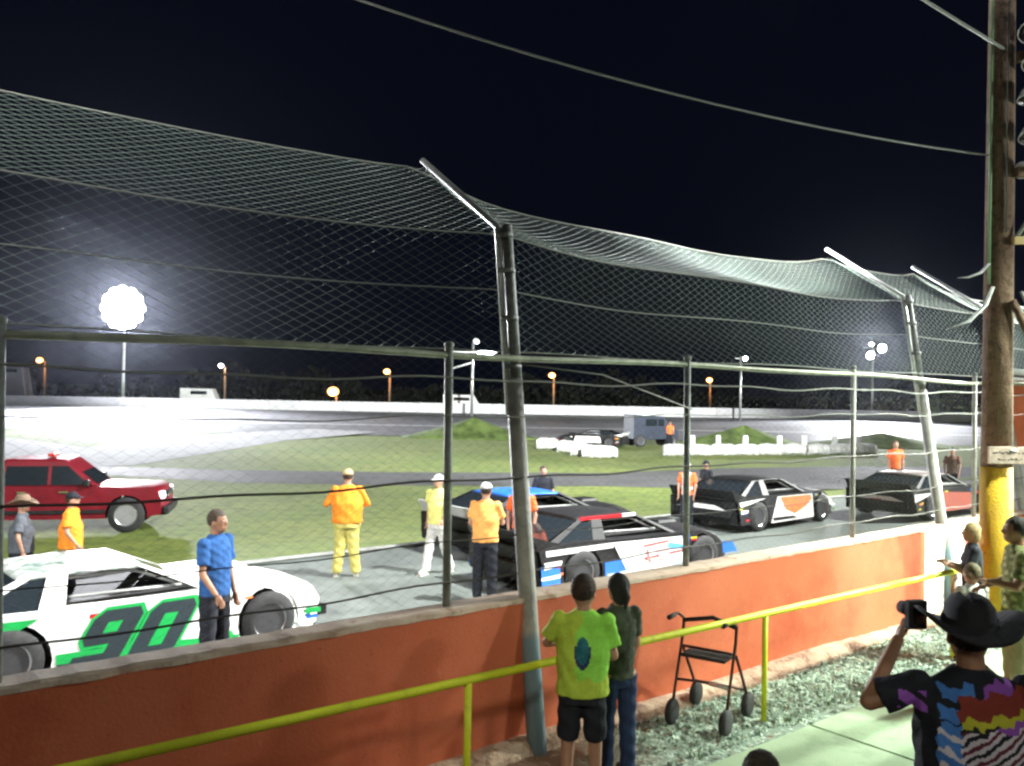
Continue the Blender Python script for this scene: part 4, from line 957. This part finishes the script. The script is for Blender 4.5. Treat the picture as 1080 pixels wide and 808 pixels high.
        mb = MB(); mb.loft([[hp((math.cos(2 * math.pi * j / n) * r_, math.sin(2 * math.pi * j / n) * r_ * 1.12 - .01, zz)) for j in range(n)] for r_, zz in ((.108, B + .016), (.107, B + .045))], blackm, False, True); mb.build('hat_band', h_o)
    return e
def at(px, d, z=0.): p = P(px, 500, d); return Vector((p.x, p.y, z))
c_or = cloth('orange', (.95, .28, .03)); c_ye = cloth('fire_yellow', (.62, .55, .16)); c_bl = cloth('blue', (.025, .09, .26)); c_dk = cloth('dark', (.02, .022, .03)); c_wh = cloth('white', (.75, .75, .72))
c_ly = cloth('pale_yellow', (.85, .85, .28)); c_lime = cloth('lime', (.33, .78, .10)); c_gr = cloth('grey', (.1, .11, .13)); c_jean = cloth('denim', (.03, .05, .12)); c_ol = cloth('olive', (.18, .2, .08)); c_grn = cloth('dark_green', (.07, .085, .06), .4)
c_pk = cloth('khaki', (.35, .28, .17)); vest = cloth('vest_orange', (.9, .17, .05)); teal_c = cloth('teal', (.06, .14, .12))
BENT = ((.06, .08, -.28), (-.08, .28, -.2)); UPPHONE = ((.06, .12, -.24), (-.1, .25, .05))
person(at(229, 9.3), R(-112), 1.80, c_bl, c_dk, 'dark haired man in blue t-shirt standing beside the white 90 car', arms={1: ((.03, .02, -.30), (.02, .2, -.5)), -1: ((.03, 0, -.3), (.0, .1, -.55))}, skin=skind, head_yaw=R(12), vox=.014, stout=1.12)
person(at(367, 14.6), R(12), 1.76, c_or, c_ye, 'fire crew member in orange jacket and baggy yellow trousers seen from behind', arms={-1: ((.13, .05, -.25), (-.02, .22, -.06)), 1: ((.12, .05, -.25), (-.05, .22, -.28))}, longs=True, cap=cloth('tan_cap', (.5, .36, .2)), stout=1.5, width=1.12, legs={-1: ((0, .0), (.05, 0)), 1: ((0, .0), (.05, 0))}, shoes=shoew)
person(at(463, 14.95), R(150), 1.66, c_ly, c_wh, 'walking person in pale yellow shirt and white trousers with white cap', stout=1.25, width=1.1, arms={1: ((.06, -.1, -.27), (.05, -.03, -.52)), -1: ((.05, .08, -.28), (.02, .2, -.45))}, cap=c_wh, legs={1: ((0, .1), (0, .22)), -1: ((0, -.05), (0, -.25))}, shoes=shoew)
person(at(513, 13.05), R(-8), 1.74, cloth('peach_orange', (.92, .42, .12)), c_dk, 'person in orange t-shirt and white cap seen from behind at a car tail', cap=cloth('cap_white_black', (.5, .5, .5), .7), stout=1.2, arms={1: BENT, -1: ((.05, .05, -.29), (.0, .2, -.42))})
person(at(551, 14.4), R(170), 1.66, vest, c_dk, 'person in orange top half hidden by the large leaning fence post', cap=c_dk)
person(at(573, 18.4), R(190), 1.55, c_dk, c_dk, 'person in black beyond the blue roofed car', hair=(.05, .03, .02))
person(at(76, 12.5), R(-80), 1.56, c_or, c_pk, 'person in orange shirt and dark cap behind the white 90 car', cap=c_dk, stout=1.45, width=1.15, arms={1: ((.05, .02, -.28), (.0, .15, -.48))})
person(at(24, 12.3), R(-70), 1.50, c_gr, c_dk, 'stout person in grey shirt and brown brimmed hat near the left edge', width=1.3, hat=cloth('brown_hat', (.2, .14, .1)), stout=1.6, hairstyle='none')
person(at(725, 20.4), R(150), 1.52, vest, c_dk, 'person in orange and white safety vest behind the orange panelled race car', cap=c_wh, shirt_fn=lambda x, y, z: 1 if abs(abs(x) - .08) < .03 or 1.05 < z < 1.12 else 0, shirt_mats=[c_wh])
person(at(745, 21.6), R(120), 1.48, c_dk, c_dk, 'person in black next to the safety vest wearer', cap=c_dk)
person(at(944, 27.5), R(180), 1.75, vest, c_dk, 'distant person in orange shirt right of the pale fence post', hair=(.1, .05, .03))
person(at(1004, 27), R(150), 1.6, cloth('brown', (.2, .1, .07)), c_dk, 'distant person in brown standing near the dark car at right', cap=c_dk)
fz = terrain(*at(706, 60).xy)
for px, lb in ((676, 'tiny distant figure in orange by the service truck, left one'), (706, 'tiny distant figure in orange by the service truck, right one')):
    person(at(px, 58.5, terrain(*at(px, 58.5).xy)), R(180), 1.7, vest, c_dk, lb, vox=.03, hands=False)
# spectators
oval = lambda x, y, z: (1 if ((x + .0) / .05) ** 2 + ((z - 1.22) / .1) ** 2 < 1 else (2 if ((x) / .062) ** 2 + ((z - 1.21) / .13) ** 2 < 1 and z < 1.25 else 0)) if y < 0 else 0
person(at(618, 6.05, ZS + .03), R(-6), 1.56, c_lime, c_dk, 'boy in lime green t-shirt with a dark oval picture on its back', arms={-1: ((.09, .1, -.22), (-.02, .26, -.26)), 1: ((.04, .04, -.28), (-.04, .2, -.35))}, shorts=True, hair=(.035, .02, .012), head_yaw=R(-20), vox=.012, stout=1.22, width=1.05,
       shirt_fn=lambda x, y, z: oval(x, y, z) or (3 if x + .03 * math.sin(z * 25) < -.03 or z < 1.0 + .02 * math.sin(x * 40) else 0), shirt_mats=[cloth('print_teal', (.03, .16, .2), .5), cloth('print_navy', (.03, .04, .12), .5), cloth('lime_lit_yellow', (.50, .66, .08))], skin=skinm, headk=1.12)  # yellow left side: warm lamplight put into the shirt colour
person(at(655, 6.55, ZS), R(22), 1.50, c_grn, c_jean, 'girl with dark ponytail in dark green top beside the boy in lime', arms={-1: BENT, 1: ((.03, .03, -.28), (.0, .1, -.5))}, hair=(.012, .012, .014), hairstyle='tail', vox=.012, width=.88, stout=.92, headk=1.1)
# cowboy hat man with printed shirt
prt_m = [cloth('p_blue', (.07, .22, .62)), cloth('p_purple', (.30, .10, .50)), cloth('p_red', (.26, .05, .035)), cloth('p_yellow', (.55, .55, .05)), cloth('p_white', (.65, .62, .7)), cloth('p_maroon', (.14, .03, .05))]
def flagshirt(x, y, z):
    if y > .03 or abs(x) > .3: return 0
    w_ = .010 * math.sin(x * 60 + 1) + .008 * math.sin(z * 90 + x * 40) + .006 * math.sin(x * 140 + z * 60); zz = z - .13 * x + w_ * .8
    if x < -.19: return 2 if 1.33 < z < 1.41 and math.sin(z * 70 + x * 50) > -.5 else 0
    if zz > 1.455: return 0
    if zz > 1.415: return 1 if -.14 + w_ < x < -.02 else (2 if .02 < x < .15 + w_ else 0)
    if zz > 1.33: return 3 if x > -.09 + w_ else (1 if x > -.15 + w_ and zz < 1.375 else 0)
    if zz > 1.30: return 4 if x > -.08 + w_ else (1 if x > -.15 and zz < 1.32 else 0)
    if zz > 1.27 and x > .07 + w_: return 2
    if x < -.165 + w_ or zz < .98: return 0
    if x < -.09 + w_ and zz > 1.15: return 1 if math.sin(zz * 95 + x * 30) > -.6 else 5
    q = z - .62 * x + w_ * .25
    return (5, 6, 5, 0)[int(q / .017) % 4] if zz < 1.285 else 0
person(at(1030, 3.95, ZS + .02), R(-8), 1.89, c_dk, c_jean, 'man in black cowboy hat and black t-shirt with bright striped flag print', arms={-1: ((.17, .05, -.10), (-.0, .22, .14)), 1: ((.12, .1, -.22), (.0, .3, -.05))}, hair=(.03, .02, .015), hat=mat('black_felt', (.012, .013, .018), .85, 0, .2, 20, .3),
       vox=.0065, stout=1.35, width=1.2, shirt_fn=flagshirt, shirt_mats=prt_m, skin=skind, lean=R(4))
person(at(1074, 8.0, ZS + .03), R(75), 1.76, c_ol, c_pk, 'short haired woman in olive patterned top right of the yellow pole base', arms={-1: ((.05, .06, -.27), (-.04, .28, -.24)), 1: ((.06, .02, -.28), (-.04, .22, -.34))}, skin=skind, hair=(.02, .015, .01), vox=.014, shirt_fn=lambda x, y, z: 1 if math.sin(x * 43 + z * 31) * math.sin(z * 52 - y * 40) > .35 else 0, shirt_mats=[cloth('olive_pale', (.4, .42, .2))])
person(at(1027, 9.5, ZS), R(70), 1.52, c_dk, c_jean, 'fair haired teenager in dark top behind the handrail end by the yellow pole', arms={-1: BENT, 1: BENT}, hair=(.42, .3, .14), hairstyle='long', vox=.016)
person(at(1027, 8.5, ZS + .03), R(10), 1.22, c_wh, c_jean, 'small child in white shirt standing before the fair haired teenager', hair=(.12, .09, .04), vox=.014, headk=1.25, arms={-1: UPPHONE, 1: BENT})
cmp_ = P(966, 648, 4.2); ce = empty('camera', cmp_, R(10), 'black camera held up beside the cowboy hat by the man in the flag shirt', 'camera')
MB().box((0, 0, 0), (.095, .045, .135), blackm).build('camera_body', ce, .008)
mb = MB(); mb.tube([(0, .02, .01), (0, .11, .01)], [.036, .032], blackm, 14); mb.build('lens', ce)
mb = MB(); mb.box((.0, -.024, 0), (.06, .003, .085), glass); mb.build('screen', ce)
person(at(808, 3.62, ZS + .03), R(-10), 1.345, c_gr, c_jean, 'dark haired child whose head top shows at the bottom edge', hair=(.025, .018, .012), vox=.014, headk=1.2)
person(at(1112, 3.1, ZS + .03), R(20), 1.58, teal_c, c_jean, 'person in dark teal sleeve reaching in at the bottom right corner', arms={-1: ((.1, .12, -.22), (.16, .33, -.33)), 1: BENT}, vox=.012)

# phone / camera held up by cowboy hat man
# ------------------------------------------------------------------ lights
def spot(loc, target, energy, color, size, radius, blend=.4, name='lamp', kind='SPOT'):
    ld = bpy.data.lights.new(name, kind); ld.energy = energy; ld.color = color; ld.shadow_soft_size = radius
    if kind == 'SPOT': ld.spot_size = R(size); ld.spot_blend = blend
    o = bpy.data.objects.new(name, ld); col.objects.link(o); o.location = loc
    o.rotation_euler = (Vector(target) - Vector(loc)).to_track_quat('-Z', 'Y').to_euler(); return o
halide = (.93, 1.0, .94)
spot(TP + N * 2.6 + Vector((0, 0, 9.4)), (-1.5, 16.5, 0), 17000, (1, 1, .97), 92, .22, .3, name='pole_lamp_track')
spot(W(11.4, -2.2, 4.2), W(6.0, -.5, .3), 6000, (.92, 1.0, .84), 66, .15, .9, name='stand_lamp')
spot(W(8.5, -5.5, 7.5), W(6.0, -1.3, .3), 9500, (.88, 1.0, .84), 56, .35, .9, name='walkway_fill')  # added fill for the wall's right end and the walkway, no fixture
spot(TP + Vector((3.6, -3.5, 4.6)), (3.2, 8.8, 0), 750, (.9, 1.0, .92), 125, .2, .6, name='pole_side_fill', kind='POINT')  # added light for the pole fixtures and net, not mounted on the pole
spot(Vector((-4, -7, 9)), (2, 6, 0), 420, (1.0, .95, .72), 100, .3, .6, name='grandstand_lamp')
spot(Vector((-1.5, -5, 7.5)), (.75, 6.3, 1.0), 1500, (1.0, 1.0, .78), 22, .5, .9, name='fill_spot')  # added fill aimed at the two children, no real lamp
spot(Vector((6.5, -4, 6)), (2.3, 4.0, 1.2), 500, (1.0, .95, .85), 26, .5, .9, name='fill_spot')  # second added fill, for the man in the cowboy hat
spot(W(-10, -1.5, 10), (-7, 18, 0), 14000, (1, 1, .97), 70, .3, .5, name='left_fill')  # unseen light added to lift the left grass and the white car
spot(BIGP, (-36, 76, 0), 300000, (.93, .95, 1), 118, .6, .8, name='bank_lamp')
spot(T2, (30, 60, 0), 90000, (.95, .97, 1), 120, .5, .5, name='mast_lamp')
spot(Vector((75, 60, 14)), (35, 60, 0), 160000, (.97, 1, .97), 70, .5, .5, name='turn_lamp')
spot(Vector((26, 24, 14)), (-9, 26, 0), 75000, (.97, 1, .93), 74, .3, .4, name='straight_lamp')
spot(Vector((12, -8, 18)), (-4, 85, 5), 600000, (.97, 1, .96), 42, .5, .6, name='stand_roof_lamp')  # added light from the camera side, brightens far wall and infield

hz = MB(); hz.box((0, 300, 20), (800, 720, 46), blackm); hzo = hz.build('haze'); tag(hzo, 'thin haze added for a bloom round the floodlights', 'haze', kind='stuff')  # volume added to imitate lens bloom round the lamps
hm_ = bpy.data.materials.new('bloom_haze'); hm_.use_nodes = True; ht = hm_.node_tree; ht.nodes.clear(); ho = ht.nodes.new('ShaderNodeOutputMaterial'); hv = ht.nodes.new('ShaderNodeVolumePrincipled')
hv.inputs['Color'].default_value = (.75, .8, 1, 1); hv.inputs['Density'].default_value = .00004; hv.inputs['Anisotropy'].default_value = .92
ht.links.new(hv.outputs['Volume'], ho.inputs['Volume']); hzo.data.materials.clear(); hzo.data.materials.append(hm_)
bpy.data.scenes.remove(SCR)
# ------------------------------------------------------------------ render settings
scn.view_settings.view_transform = 'Standard'; scn.view_settings.look = 'None'; scn.view_settings.exposure = 0; scn.view_settings.gamma = 1
scn.cycles.max_bounces = 4; scn.cycles.diffuse_bounces = 2; scn.cycles.glossy_bounces = 2; scn.cycles.transmission_bounces = 2
scn.cycles.filter_width = 2.5
scn.cycles.use_denoising = True
scn.cycles.caustics_reflective = False; scn.cycles.caustics_refractive = False
